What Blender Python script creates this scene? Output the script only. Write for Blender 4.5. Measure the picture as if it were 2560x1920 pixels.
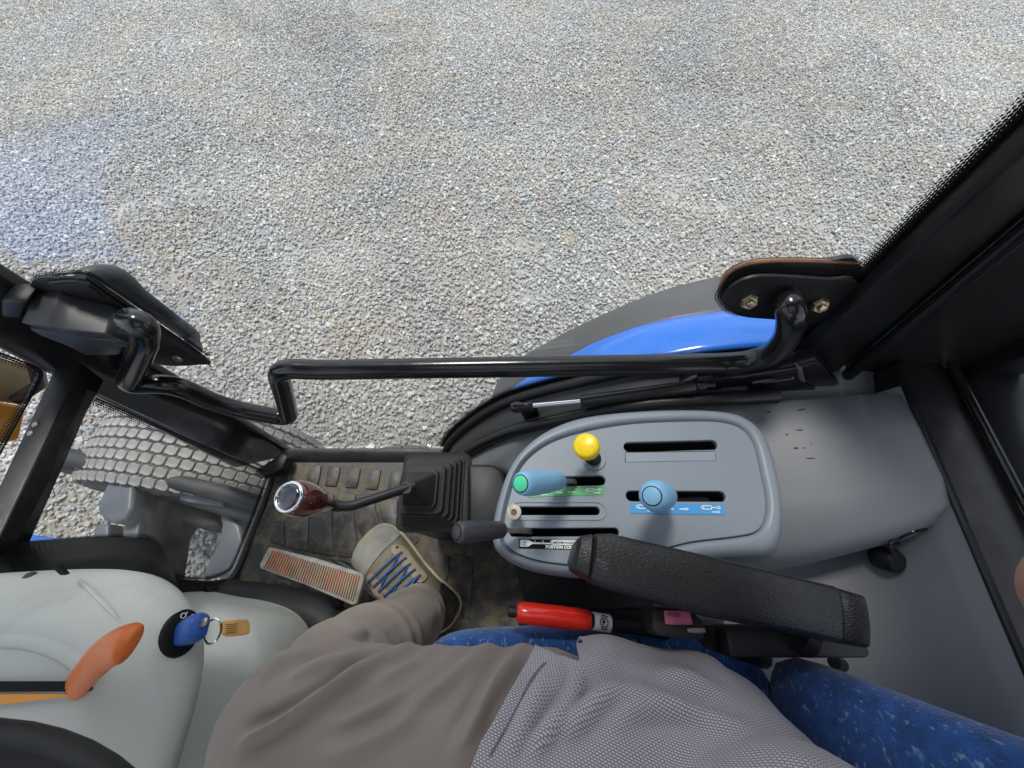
import bpy, bmesh, math, random
import numpy as np
from mathutils import Vector, Matrix, noise as mnoise
from mathutils.bvhtree import BVHTree
R = math.radians
random.seed(7); rng = np.random.default_rng(7)
S = bpy.context.scene; COL = S.collection
for o in list(bpy.data.objects): bpy.data.objects.remove(o, do_unlink=True)

# ------------------------------------------------------------------ camera
TH = R(62.0); FPX = 964.0; CAM = Vector((0, 0, 1.08))
cd = bpy.data.cameras.new('camera'); cam = bpy.data.objects.new('camera', cd); COL.objects.link(cam)
cam.location = CAM; cam.rotation_euler = (math.pi/2 - TH, 0, 0)
cd.sensor_width = 36; cd.lens = 36*FPX/2560; cd.clip_start = 0.02; cd.clip_end = 400
S.camera = cam
S.render.resolution_x = 1024; S.render.resolution_y = 768
# ------------------------------------------------------------------ sky, sun, exposure
SUN_EL, SUN_AZ = 64.0, 112.0        # azimuth in degrees from +X towards +Y
W = bpy.data.worlds.new('World'); S.world = W; W.use_nodes = True
nt = W.node_tree; nt.nodes.clear()
def wn(t, **k):
    n = nt.nodes.new(t)
    for a, b in k.items(): setattr(n, a, b)
    return n
wo = wn('ShaderNodeOutputWorld'); bg = wn('ShaderNodeBackground'); bg.inputs[1].default_value = 0.15
sky = wn('ShaderNodeTexSky', sky_type='NISHITA', sun_disc=False)
sky.sun_elevation = R(SUN_EL); sky.sun_rotation = R(90 - SUN_AZ); sky.dust_density = 1.6
tc = wn('ShaderNodeTexCoord'); mp = wn('ShaderNodeMapping'); mp.inputs['Scale'].default_value = (1, 1, 2.2)
nz = wn('ShaderNodeTexNoise'); nz.inputs['Scale'].default_value = 2.6; nz.inputs['Detail'].default_value = 7; nz.inputs['Roughness'].default_value = .58
rp = wn('ShaderNodeValToRGB'); rp.color_ramp.elements[0].position = .34; rp.color_ramp.elements[1].position = .60
mx = wn('ShaderNodeMix', data_type='RGBA'); mx.inputs['B'].default_value = (7.4, 7.6, 8.0, 1)
nt.links.new(tc.outputs['Generated'], mp.inputs[0]); nt.links.new(mp.outputs[0], nz.inputs['Vector'])
nt.links.new(nz.outputs[0], rp.inputs[0]); nt.links.new(rp.outputs[0], mx.inputs['Factor'])
nt.links.new(sky.outputs[0], mx.inputs['A']); nt.links.new(mx.outputs['Result'], bg.inputs[0]); nt.links.new(bg.outputs[0], wo.inputs[0])
sl = bpy.data.lights.new('sun', 'SUN'); sl.energy = 2.3; sl.angle = R(12); sl.color = (1, .965, .91)
so = bpy.data.objects.new('sun', sl); COL.objects.link(so)
sd = Vector((math.cos(R(SUN_EL))*math.cos(R(SUN_AZ)), math.cos(R(SUN_EL))*math.sin(R(SUN_AZ)), math.sin(R(SUN_EL))))
so.rotation_euler = sd.to_track_quat('Z', 'Y').to_euler(); so.location = sd*20
S.view_settings.view_transform = 'Standard'; S.view_settings.look = 'None'; S.view_settings.gamma = 1
S.view_settings.use_curve_mapping = False; S.view_settings.exposure = 0.35
S.render.engine = 'CYCLES'
S.cycles.max_bounces = 10; S.cycles.transparent_max_bounces = 24; S.cycles.diffuse_bounces = 5

# ------------------------------------------------------------------ geometry helpers
CT, ST = math.cos(TH), math.sin(TH)
def ray(px, py):
    u = (px-1280)/FPX; v = -(py-960)/FPX
    return Vector((u, CT+v*ST, -ST+v*CT))
def PZ(px, py, z): r = ray(px, py); return CAM + r*((z-CAM.z)/r.z)
def PY(px, py, y): r = ray(px, py); return CAM + r*(y/r.y)
def PX(px, py, x): r = ray(px, py); return CAM + r*(x/r.x)
YC = -0.265; GZ = -0.66

def rootloc(o):
    l = Vector((0, 0, 0))
    while o is not None: l += o.location; o = o.parent
    return l
def link(o, parent=None):
    COL.objects.link(o)
    if parent: o.parent = parent
    return o
def tag(o, label=None, cat=None, group=None, kind=None):
    if label: o['label'] = label
    if cat: o['category'] = cat
    if group: o['group'] = group
    if kind: o['kind'] = kind
    return o
def thing(name, label, cat, loc=(0, 0, 0), group=None):
    o = bpy.data.objects.new(name, None); o.location = loc; o.empty_display_size = .05
    COL.objects.link(o); return tag(o, label, cat, group)
def mk(name, verts, faces, mat, parent=None, smooth=True, bevel=None, sub=0, solid=None, angle=40):
    off = rootloc(parent) if parent else Vector((0, 0, 0))
    m = bpy.data.meshes.new(name)
    m.from_pydata([tuple(Vector(v)-off) for v in verts], [], [tuple(f) for f in faces]); m.validate()
    bm = bmesh.new(); bm.from_mesh(m); bmesh.ops.recalc_face_normals(bm, faces=bm.faces)
    if bevel:
        es = [e for e in bm.edges if len(e.link_faces) == 2 and e.calc_face_angle(0) > R(28)]
        bmesh.ops.bevel(bm, geom=es, offset=bevel[0], segments=bevel[1], affect='EDGES', profile=.5, clamp_overlap=True)
    bm.to_mesh(m); bm.free()
    return fin(name, m, mat, parent, smooth, sub, solid, angle)
def fin(name, m, mat, parent=None, smooth=True, sub=0, solid=None, angle=40):
    if mat: m.materials.append(mat)
    if smooth:
        m.shade_smooth()
        if angle < 180 and not sub: m.set_sharp_from_angle(angle=R(angle))
    o = bpy.data.objects.new(name, m); link(o, parent)
    if solid:
        s = o.modifiers.new('solid', 'SOLIDIFY'); s.thickness = solid; s.offset = 0
    if sub:
        s = o.modifiers.new('sub', 'SUBSURF'); s.levels = sub; s.render_levels = sub
    return o
def shift(vs, d): return [Vector(v)+Vector(d) for v in vs]
def plate(name, pts, d, mat, parent=None, bevel=None, smooth=True, angle=40):
    """outline extruded by vector d"""
    n = len(pts); v = [Vector(p) for p in pts] + shift(pts, d)
    f = [tuple(range(n)), tuple(range(2*n-1, n-1, -1))] + [(i, (i+1) % n, n+(i+1) % n, n+i) for i in range(n)]
    return mk(name, v, f, mat, parent, smooth, bevel, angle=angle)
def loft(name, rings, mat, parent=None, cap=(True, True), closed=True, smooth=True, bevel=None, sub=0, angle=40, solid=None):
    n = len(rings[0]); v = [p for r in rings for p in r]; f = []
    for k in range(len(rings)-1):
        for i in range(n if closed else n-1):
            j = (i+1) % n; f.append((k*n+i, k*n+j, (k+1)*n+j, (k+1)*n+i))
    if closed and cap[0]: f.append(tuple(range(n-1, -1, -1)))
    if closed and cap[1]: f.append(tuple(range((len(rings)-1)*n, len(rings)*n)))
    return mk(name, v, f, mat, parent, smooth, bevel, sub, solid, angle)
def catmull(pts, k=6, closed=False):
    P = [Vector(p) for p in pts]; n = len(P); out = []
    for i in range(n if closed else n-1):
        if closed: a, b, c, d = P[i-1], P[i], P[(i+1) % n], P[(i+2) % n]
        else: a, b, c, d = P[max(i-1, 0)], P[i], P[i+1], P[min(i+2, n-1)]
        for j in range(k):
            t = j/k
            out.append(.5*((2*b)+(c-a)*t+(2*a-5*b+4*c-d)*t*t+(3*b-a-3*c+d)*t**3))
    if not closed: out.append(P[-1])
    return out
def fillet(pts, r, k=6):
    P = [Vector(p) for p in pts]; out = [P[0]]
    for i in range(1, len(P)-1):
        a, b, c = P[i-1], P[i], P[i+1]; rr = r[i] if isinstance(r, (list, tuple)) else r
        rr = min(rr, (a-b).length*.48, (c-b).length*.48)
        p0 = b+(a-b).normalized()*rr; p1 = b+(c-b).normalized()*rr
        for j in range(k+1):
            t = j/k; out.append((1-t)**2*p0+2*t*(1-t)*b+t*t*p1)
    out.append(P[-1]); return out
def frames(path):
    T = []
    for i in range(len(path)):
        a = path[max(i-1, 0)]; b = path[min(i+1, len(path)-1)]; T.append((b-a).normalized())
    n = T[0].orthogonal().normalized(); N = []
    for i, t in enumerate(T):
        if i: n = T[i-1].rotation_difference(t) @ n
        n = (n-t*n.dot(t)).normalized(); N.append((n, t.cross(n).normalized()))
    return T, N
def tube_rings(path, rad, seg=12):
    path = [Vector(p) for p in path]; T, N = frames(path); rings = []
    for i, p in enumerate(path):
        r = rad(i/(len(path)-1)) if callable(rad) else rad
        a, b = N[i]
        rings.append([p+(a*math.cos(q)+b*math.sin(q))*r for q in [2*math.pi*s/seg for s in range(seg)]])
    return rings
def tube(name, path, rad, mat, parent=None, seg=12, **k): return loft(name, tube_rings(path, rad, seg), mat, parent, **k)
def axes(d):
    d = Vector(d).normalized(); a = d.orthogonal().normalized(); return a, d.cross(a).normalized(), d
def lathe(name, prof, org, d, mat, parent=None, seg=24, angle=40, sx=1, up=None):
    a, b, d = axes(d)
    if up is not None:
        a = (Vector(up)-d*Vector(up).dot(d)).normalized(); b = d.cross(a)
    org = Vector(org)
    rings = [[org+d*h+(a*math.cos(q)*sx+b*math.sin(q))*max(r, 1e-5) for q in [2*math.pi*s/seg for s in range(seg)]] for r, h in prof]
    return loft(name, rings, mat, parent, angle=angle)
def box(name, c, sz, mat, parent=None, bevel=(.004, 2), rot=None):
    c = Vector(c); hx, hy, hz = sz[0]/2, sz[1]/2, sz[2]/2
    v = [Vector((x, y, z)) for x in (-hx, hx) for y in (-hy, hy) for z in (-hz, hz)]
    if rot is not None: v = [rot @ p for p in v]
    f = [(0, 1, 3, 2), (4, 6, 7, 5), (0, 4, 5, 1), (2, 3, 7, 6), (0, 2, 6, 4), (1, 5, 7, 3)]
    return mk(name, [p+c for p in v], f, mat, parent, True, bevel)
def beam(name, lines, mat, parent=None, bevel=(.004, 2)):
    """prism between two polygons: lines = [(p0,p1),...] for each edge"""
    return loft(name, [[Vector(l[0]) for l in lines], [Vector(l[1]) for l in lines]], mat, parent, bevel=bevel)
def rrect(cx, cy, hx, hy, r, k=4):
    out = []
    for sx, sy, a0 in ((1, 1, 0), (-1, 1, 90), (-1, -1, 180), (1, -1, 270)):
        for j in range(k+1):
            a = R(a0+90*j/k); out.append((cx+sx*(hx-r)+r*math.cos(a), cy+sy*(hy-r)+r*math.sin(a)))
    return out
def curve_plate(name, splines, z, th, bev, mat, parent=None, mtx=None, res=2):
    """filled flat outline with holes, extruded; splines of (x,y)"""
    cu = bpy.data.curves.new(name, 'CURVE'); cu.dimensions = '2D'; cu.fill_mode = 'BOTH'; cu.extrude = th/2; cu.bevel_depth = bev; cu.bevel_resolution = res; cu.offset = -bev
    for s in splines:
        sp = cu.splines.new('POLY'); sp.points.add(len(s)-1); sp.use_cyclic_u = True
        for i, p in enumerate(s): sp.points[i].co = (p[0], p[1], 0, 1)
    t = bpy.data.objects.new('tmp', cu); COL.objects.link(t)
    dg = bpy.context.evaluated_depsgraph_get(); m = bpy.data.meshes.new_from_object(t.evaluated_get(dg))
    bpy.data.objects.remove(t); bpy.data.curves.remove(cu)
    off = rootloc(parent) if parent else Vector((0, 0, 0))
    M = Matrix.Translation(-off) @ (mtx if mtx is not None else Matrix.Translation((0, 0, z)))
    m.transform(M); m.materials.clear()
    return fin(name, m, mat, parent)
def text_mesh(name, body, size, mtx, mat, parent, ext=.0002, space=1.0, bold=0):
    cu = bpy.data.curves.new(name, 'FONT'); cu.body = body; cu.size = size; cu.extrude = ext; cu.align_x = 'LEFT'; cu.space_character = space; cu.offset = bold
    t = bpy.data.objects.new('tmp', cu); COL.objects.link(t)
    dg = bpy.context.evaluated_depsgraph_get(); m = bpy.data.meshes.new_from_object(t.evaluated_get(dg))
    bpy.data.objects.remove(t); bpy.data.curves.remove(cu)
    m.transform(Matrix.Translation(-rootloc(parent)) @ mtx); m.materials.clear()
    return fin(name, m, mat, parent, smooth=False)
def put(name, mesh, parent, M):
    """copy of shared mesh, M in world space"""
    o = bpy.data.objects.new(name, mesh); link(o, parent)
    o.matrix_local = Matrix.Translation(-rootloc(parent)) @ M if parent else M
    return o
def frame_m(o, x, y, z):
    M = Matrix.Identity(4)
    for i, a in enumerate((x, y, z)):
        for j in range(3): M[j][i] = a[j]
    for j in range(3): M[j][3] = o[j]
    return M
def bvh_of(obj):
    off = rootloc(obj); m = obj.data
    return BVHTree.FromPolygons([v.co+off for v in m.vertices], [tuple(p.vertices) for p in m.polygons])
def hit(bv, px, py, lift=0.0):
    r = ray(px, py).normalized(); l, n, i, d = bv.ray_cast(CAM, r)
    if l is None: return None, None
    if n.dot(r) > 0: n = -n
    return l+n*lift, n

# ------------------------------------------------------------------ materials
def lk(t, a, b): t.links.new(a, b)
def M(name, col, rough=.5, metal=0., var=.12, vs=9., bump=0., bs=220., bump2=0., bs2=12., coat=0., dirt=None, spec=.5, rvar=.0, sheen=0., scratch=None):
    m = bpy.data.materials.new(name); m.use_nodes = True; t = m.node_tree; N = t.nodes; b = N['Principled BSDF']
    b.inputs['Roughness'].default_value = rough; b.inputs['Metallic'].default_value = metal
    b.inputs['Coat Weight'].default_value = coat; b.inputs['Coat Roughness'].default_value = .06
    b.inputs['Specular IOR Level'].default_value = spec; b.inputs['Sheen Weight'].default_value = sheen
    tc = N.new('ShaderNodeTexCoord')
    n1 = N.new('ShaderNodeTexNoise'); n1.inputs['Scale'].default_value = vs; n1.inputs['Detail'].default_value = 5
    lk(t, tc.outputs['Object'], n1.inputs['Vector'])
    mr = N.new('ShaderNodeMapRange'); mr.inputs['From Min'].default_value = .3; mr.inputs['From Max'].default_value = .7
    mr.inputs['To Min'].default_value = 1-var; mr.inputs['To Max'].default_value = 1+var
    lk(t, n1.outputs[0], mr.inputs['Value'])
    mu = N.new('ShaderNodeMix'); mu.data_type = 'RGBA'; mu.blend_type = 'MULTIPLY'; mu.inputs['Factor'].default_value = 1
    mu.inputs['A'].default_value = (*col, 1); lk(t, mr.outputs[0], mu.inputs['B'])
    out = mu.outputs['Result']
    if dirt:
        dcol, amt, dsc, dth = dirt
        n2 = N.new('ShaderNodeTexNoise'); n2.inputs['Scale'].default_value = dsc; n2.inputs['Detail'].default_value = 9; n2.inputs['Roughness'].default_value = .68
        lk(t, tc.outputs['Object'], n2.inputs['Vector'])
        r2 = N.new('ShaderNodeMapRange'); r2.inputs['From Min'].default_value = dth; r2.inputs['From Max'].default_value = dth+.16; r2.inputs['To Max'].default_value = amt
        lk(t, n2.outputs[0], r2.inputs['Value'])
        m2 = N.new('ShaderNodeMix'); m2.data_type = 'RGBA'; m2.inputs['B'].default_value = (*dcol, 1)
        lk(t, r2.outputs[0], m2.inputs['Factor']); lk(t, out, m2.inputs['A']); out = m2.outputs['Result']
        r3 = N.new('ShaderNodeMapRange'); r3.inputs['To Min'].default_value = rough; r3.inputs['To Max'].default_value = .85
        lk(t, r2.outputs[0], r3.inputs['Value']); lk(t, r3.outputs[0], b.inputs['Roughness'])
    elif rvar:
        n3 = N.new('ShaderNodeTexNoise'); n3.inputs['Scale'].default_value = vs*2.3; n3.inputs['Detail'].default_value = 6
        lk(t, tc.outputs['Object'], n3.inputs['Vector'])
        r3 = N.new('ShaderNodeMapRange'); r3.inputs['From Min'].default_value = .3; r3.inputs['From Max'].default_value = .7
        r3.inputs['To Min'].default_value = max(rough-rvar, .02); r3.inputs['To Max'].default_value = rough+rvar
        lk(t, n3.outputs[0], r3.inputs['Value']); lk(t, r3.outputs[0], b.inputs['Roughness'])
    lk(t, out, b.inputs['Base Color'])
    nrm = None
    for st, sc in ((bump, bs), (bump2, bs2)):
        if st:
            nb = N.new('ShaderNodeTexNoise'); nb.inputs['Scale'].default_value = sc; nb.inputs['Detail'].default_value = 3
            lk(t, tc.outputs['Object'], nb.inputs['Vector'])
            bp = N.new('ShaderNodeBump'); bp.inputs['Strength'].default_value = st; bp.inputs['Distance'].default_value = .3/sc
            lk(t, nb.outputs[0], bp.inputs['Height'])
            if nrm: lk(t, nrm, bp.inputs['Normal'])
            nrm = bp.outputs[0]
    if nrm: lk(t, nrm, b.inputs['Normal'])
    return m
def glass_mat(name, tint=(.93, .95, .95), dirt=0.0, dscale=6., boost=1.0):
    m = bpy.data.materials.new(name); m.use_nodes = True; t = m.node_tree; N = t.nodes; N.clear()
    o = N.new('ShaderNodeOutputMaterial'); tr = N.new('ShaderNodeBsdfTransparent'); tr.inputs[0].default_value = (*tint, 1)
    gl = N.new('ShaderNodeBsdfGlossy'); gl.inputs['Roughness'].default_value = .0; gl.inputs['Color'].default_value = (1, 1, 1, 1)
    fr = N.new('ShaderNodeFresnel'); ge = N.new('ShaderNodeNewGeometry'); io = N.new('ShaderNodeMapRange')   # thin pane: same reflectance from both faces
    io.inputs['To Min'].default_value = 1.5; io.inputs['To Max'].default_value = 1/1.5; lk(t, ge.outputs['Backfacing'], io.inputs['Value']); lk(t, io.outputs[0], fr.inputs[0])
    mx = N.new('ShaderNodeMixShader'); lk(t, fr.outputs[0], mx.inputs[0]); lk(t, tr.outputs[0], mx.inputs[1]); lk(t, gl.outputs[0], mx.inputs[2])
    res = mx.outputs[0]
    if dirt:
        tc = N.new('ShaderNodeTexCoord'); n = N.new('ShaderNodeTexNoise'); n.inputs['Scale'].default_value = dscale; n.inputs['Detail'].default_value = 8; n.inputs['Roughness'].default_value = .7
        lk(t, tc.outputs['Object'], n.inputs['Vector'])
        r = N.new('ShaderNodeMapRange'); r.inputs['From Min'].default_value = .40; r.inputs['From Max'].default_value = .75; r.inputs['To Max'].default_value = dirt
        lk(t, n.outputs[0], r.inputs['Value'])
        d = N.new('ShaderNodeBsdfDiffuse'); d.inputs[0].default_value = (.42, .40, .36, 1)
        m2 = N.new('ShaderNodeMixShader'); lk(t, r.outputs[0], m2.inputs[0]); lk(t, res, m2.inputs[1]); lk(t, d.outputs[0], m2.inputs[2]); res = m2.outputs[0]
    lk(t, res, o.inputs[0]); return m
def frit_mat(name, cell=.0042):
    """black ceramic print; UV x = metres along the edge, UV y = metres from solid border (0) outwards; dots shrink outwards"""
    m = bpy.data.materials.new(name); m.use_nodes = True; t = m.node_tree; N = t.nodes; N.clear()
    o = N.new('ShaderNodeOutputMaterial'); uv = N.new('ShaderNodeUVMap'); sp = N.new('ShaderNodeSeparateXYZ'); lk(t, uv.outputs[0], sp.inputs[0])
    def mth(op, a, b=None):
        n = N.new('ShaderNodeMath'); n.operation = op
        for i, x in enumerate((a, b)):
            if x is None: continue
            if isinstance(x, (int, float)): n.inputs[i].default_value = x
            else: lk(t, x, n.inputs[i])
        return n.outputs[0]
    row = mth('DIVIDE', sp.outputs[1], cell*.866); ri = mth('FLOOR', row); rf = mth('SUBTRACT', mth('FRACT', row), .5)
    par = mth('MULTIPLY', mth('MODULO', ri, 2.0), .5)
    cx = mth('SUBTRACT', mth('FRACT', mth('ADD', mth('DIVIDE', sp.outputs[0], cell), par)), .5)
    d = mth('SQRT', mth('ADD', mth('MULTIPLY', cx, cx), mth('MULTIPLY', rf, rf)))
    rad = mth('SUBTRACT', .60, mth('MULTIPLY', ri, .10))
    fac = mth('LESS_THAN', d, rad)
    solid = mth('LESS_THAN', sp.outputs[1], 0.0); fac = mth('MAXIMUM', fac, solid)
    tr = N.new('ShaderNodeBsdfTransparent'); b = N.new('ShaderNodeBsdfPrincipled'); b.inputs['Base Color'].default_value = (.008, .008, .009, 1); b.inputs['Roughness'].default_value = .35
    mx = N.new('ShaderNodeMixShader'); lk(t, fac, mx.inputs[0]); lk(t, tr.outputs[0], mx.inputs[1]); lk(t, b.outputs[0], mx.inputs[2]); lk(t, mx.outputs[0], o.inputs[0])
    return m
black_gloss = M('black_gloss_paint', (.010, .010, .011), .16, var=.2, vs=14, bump=.02, bs=60, rvar=.05)
black_satin = M('black_satin_paint', (.008, .008, .009), .40, var=.25, vs=10, bump=.05, bs=260, rvar=.10)
black_plast = M('black_plastic', (.013, .013, .014), .46, var=.2, vs=12, bump=.12, bs=520, spec=.35)
charcoal = M('charcoal_plastic', (.036, .038, .042), .42, var=.12, vs=6, bump=.06, bs=420, rvar=.07)
rubber = M('black_rubber', (.012, .012, .012), .6, var=.25, vs=20, bump=.1, bs=300)
mat_rub = M('dirty_mat_rubber', (.030, .030, .029), .48, var=.3, vs=16, bump=.25, bs=180, dirt=((.21, .165, .10), .72, 22, .44))
mat_pad = M('dirty_mat_tread', (.034, .034, .033), .45, var=.3, vs=18, bump=.25, bs=180, dirt=((.20, .16, .10), .6, 26, .47))
cons_grey = M('console_blue_grey', (.222, .250, .287), .42, var=.05, vs=5, bump=.16, bs=600, dirt=((.15, .15, .15), .4, 26, .62))
cover_grey = M('cover_dark_grey', (.155, .162, .175), .48, var=.08, vs=5, bump=.10, bs=420, dirt=((.09, .09, .09), .3, 9, .62))
cowl_grey = M('cowl_pale_grey', (.53, .54, .495), .5, var=.05, vs=6, bump=.14, bs=420, dirt=((.34, .33, .27), .5, 7, .56))
blue_paint = M('blue_paint', (.014, .15, .62), .18, var=.04, vs=6, coat=.6)
blue_lever = M('blue_plastic', (.20, .42, .62), .45, var=.05, bump=.04, bs=500)
green_cap = M('green_plastic', (.08, .62, .33), .4, var=.05)
yellow = M('yellow_plastic', (.85, .60, .004), .32, var=.05, bump=.03, bs=300)
red_pl = M('red_plastic', (.72, .022, .010), .22, var=.05, coat=.3)
orange_pl = M('orange_plastic', (.68, .15, .022), .35, var=.08, vs=25)
orange_print = M('orange_print', (.80, .30, .03), .5, var=.05)
steel = M('worn_steel', (.42, .40, .36), .36, 1.0, var=.25, vs=60, dirt=((.10, .07, .04), .7, 60, .5))
chrome = M('chrome', (.82, .82, .84), .08, 1.0, var=.03)
zinc = M('zinc_nut', (.50, .44, .30), .34, 1.0, var=.3, vs=80, bump=.2, bs=200)
rust = M('rusty_steel', (.22, .10, .045), .7, var=.4, vs=40, bump=.4, bs=160, dirt=((.05, .045, .04), .8, 25, .52))
wood_knob = M('wood_knob', (.075, .013, .010), .14, var=.55, vs=10, coat=1.0)
dark_lens = M('dark_lens', (.012, .012, .016), .06, var=.1, coat=1)
trouser = M('taupe_trousers', (.275, .226, .194), .82, var=.06, vs=7, bump=.25, bs=900, sheen=.15)
blue_lace = M('blue_lace', (.03, .10, .27), .8, var=.3, vs=120, bump=.6, bs=900)
shoe_lea = M('worn_olive_leather', (.165, .145, .095), .6, var=.3, vs=18, bump=.35, bs=160, dirt=((.30, .25, .16), .7, 14, .52))
shoe_tan = M('tan_suede', (.30, .235, .155), .85, var=.25, vs=30, bump=.4, bs=300)
shoe_dark = M('dark_shoe_panel', (.035, .033, .03), .55, var=.2, vs=20, bump=.3, bs=200)
sole_mat = M('cream_sole', (.42, .35, .23), .7, var=.25, vs=25, dirt=((.12, .10, .07), .6, 30, .55))
skin = M('skin', (.46, .24, .18), .5, var=.08, vs=30, bump=.1, bs=300)
hair = M('hair', (.05, .035, .025), .5, var=.3, vs=40, bump=.5, bs=200)
white_print = M('white_print', (.80, .80, .79), .45, var=.03)
black_print = M('black_print', (.008, .008, .009), .65, var=.05, spec=.15)
green_print = M('green_print', (.10, .40, .15), .4, var=.04)
blue_print = M('blue_print', (.06, .30, .62), .4, var=.04)
pink_btn = M('pink_button', (.46, .10, .18), .35, var=.06)
amber = M('amber_lens', (.75, .30, .02), .18, var=.1, vs=30, coat=1, bump=.2, bs=60)
wood_tag = M('wood_tag', (.60, .34, .10), .45, var=.25, vs=40)
wood_burn = M('burnt_wood', (.25, .12, .03), .6, var=.2)
key_blue = M('key_blue_plastic', (.012, .085, .36), .34, var=.08)
maroon = M('maroon_print', (.25, .02, .05), .4)
cast = M('cast_iron', (.028, .030, .032), .55, var=.3, vs=15, bump=.3, bs=120, dirt=((.10, .092, .08), .6, 9, .52))
paint_grey = M('grey_machine_paint', (.12, .135, .155), .4, var=.15, vs=12, bump=.1, bs=150, dirt=((.10, .09, .08), .5, 20, .58))
tyre_mat = M('dusty_tyre', (.34, .33, .31), .85, var=.2, vs=20, bump=.3, bs=160, dirt=((.46, .44, .40), .8, 22, .47))
tyre_base = M('tyre_groove', (.10, .092, .08), .9, var=.3, vs=20, dirt=((.22, .19, .15), .8, 15, .5))
pedal_mat = M('worn_pedal', (.30, .19, .11), .6, var=.35, vs=30, bump=.3, bs=220, dirt=((.56, .17, .08), .8, 22, .46))
pedal_rim = M('pedal_edge', (.30, .29, .26), .5, var=.3, vs=40)
leather_arm = M('black_leatherette', (.017, .017, .018), .40, var=.2, vs=20, spec=.4)
def wrinkle(m, scale, strength):
    t = m.node_tree; N = t.nodes; b = N['Principled BSDF']; tc = N.new('ShaderNodeTexCoord'); mp = N.new('ShaderNodeMapping'); mp.inputs['Scale'].default_value = (.55, 1.2, 1)
    w = N.new('ShaderNodeTexNoise'); w.inputs['Scale'].default_value = scale*.5; mx = N.new('ShaderNodeVectorMath'); mx.operation = 'MULTIPLY_ADD'
    v = N.new('ShaderNodeTexVoronoi'); v.feature = 'DISTANCE_TO_EDGE'; v.inputs['Scale'].default_value = scale
    lk(t, tc.outputs['Object'], mp.inputs[0]); lk(t, mp.outputs[0], w.inputs['Vector'])
    lk(t, w.outputs['Color'], mx.inputs[0]); mx.inputs[1].default_value = (.006, .006, .006); lk(t, mp.outputs[0], mx.inputs[2])
    lk(t, mx.outputs[0], v.inputs['Vector'])
    bp = N.new('ShaderNodeBump'); bp.inputs['Strength'].default_value = strength; bp.inputs['Distance'].default_value = .0012
    lk(t, v.outputs[0], bp.inputs['Height']); lk(t, bp.outputs[0], b.inputs['Normal'])
wrinkle(leather_arm, 300, .5)
def fabric_seat():
    m = M('blue_seat_fabric', (.012, .075, .27), .92, var=.35, vs=60, sheen=.3); t = m.node_tree; N = t.nodes; b = N['Principled BSDF']
    src = b.inputs['Base Color'].links[0].from_socket
    tc = N.new('ShaderNodeTexCoord'); mp = N.new('ShaderNodeMapping'); mp.inputs['Scale'].default_value = (330, 90, 140); mp.inputs['Rotation'].default_value = (0, 0, R(20))
    n = N.new('ShaderNodeTexNoise'); n.inputs['Scale'].default_value = 1.0; n.inputs['Detail'].default_value = 2
    lk(t, tc.outputs['Object'], mp.inputs[0]); lk(t, mp.outputs[0], n.inputs['Vector'])
    r = N.new('ShaderNodeMapRange'); r.inputs['From Min'].default_value = .60; r.inputs['From Max'].default_value = .74; r.inputs['To Max'].default_value = .55; lk(t, n.outputs[0], r.inputs['Value'])
    mx = N.new('ShaderNodeMix'); mx.data_type = 'RGBA'; mx.inputs['B'].default_value = (.42, .52, .68, 1); lk(t, r.outputs[0], mx.inputs['Factor']); lk(t, src, mx.inputs['A']); lk(t, mx.outputs['Result'], b.inputs['Base Color'])
    nb = N.new('ShaderNodeTexNoise'); nb.inputs['Scale'].default_value = 420; lk(t, tc.outputs['Object'], nb.inputs['Vector'])
    bp = N.new('ShaderNodeBump'); bp.inputs['Strength'].default_value = .8; bp.inputs['Distance'].default_value = .0015; lk(t, nb.outputs[0], bp.inputs['Height']); lk(t, bp.outputs[0], b.inputs['Normal'])
    return m
seat_fab = fabric_seat()
def fabric_shirt():
    m = M('dotted_grey_shirt', (.205, .182, .202), .8, var=.06, vs=6, sheen=.2); t = m.node_tree; N = t.nodes; b = N['Principled BSDF']
    src = b.inputs['Base Color'].links[0].from_socket
    uv = N.new('ShaderNodeUVMap'); mp = N.new('ShaderNodeMapping'); mp.inputs['Rotation'].default_value = (0, 0, R(24))
    br = N.new('ShaderNodeTexBrick'); br.inputs['Scale'].default_value = 1; br.inputs['Brick Width'].default_value = .0036; br.inputs['Row Height'].default_value = .0023
    br.inputs['Mortar Size'].default_value = .00072; br.inputs['Mortar Smooth'].default_value = .5; br.offset = .5
    lk(t, uv.outputs[0], mp.inputs[0]); lk(t, mp.outputs[0], br.inputs['Vector'])
    r = N.new('ShaderNodeMapRange'); r.inputs['To Min'].default_value = 1; r.inputs['To Max'].default_value = 0; lk(t, br.outputs['Fac'], r.inputs['Value'])
    mx = N.new('ShaderNodeMix'); mx.data_type = 'RGBA'; mx.inputs['B'].default_value = (.56, .53, .56, 1); lk(t, r.outputs[0], mx.inputs['Factor']); lk(t, src, mx.inputs['A']); lk(t, mx.outputs['Result'], b.inputs['Base Color'])
    return m
shirt_fab = fabric_shirt()
door_glass = glass_mat('door_glass', (.965, .975, .97))
front_glass = glass_mat('front_glass', (.95, .96, .95), .24, 6)
clear_glass = glass_mat('clear_glass', (.94, .96, .95))
frit = frit_mat('frit_print')

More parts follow.
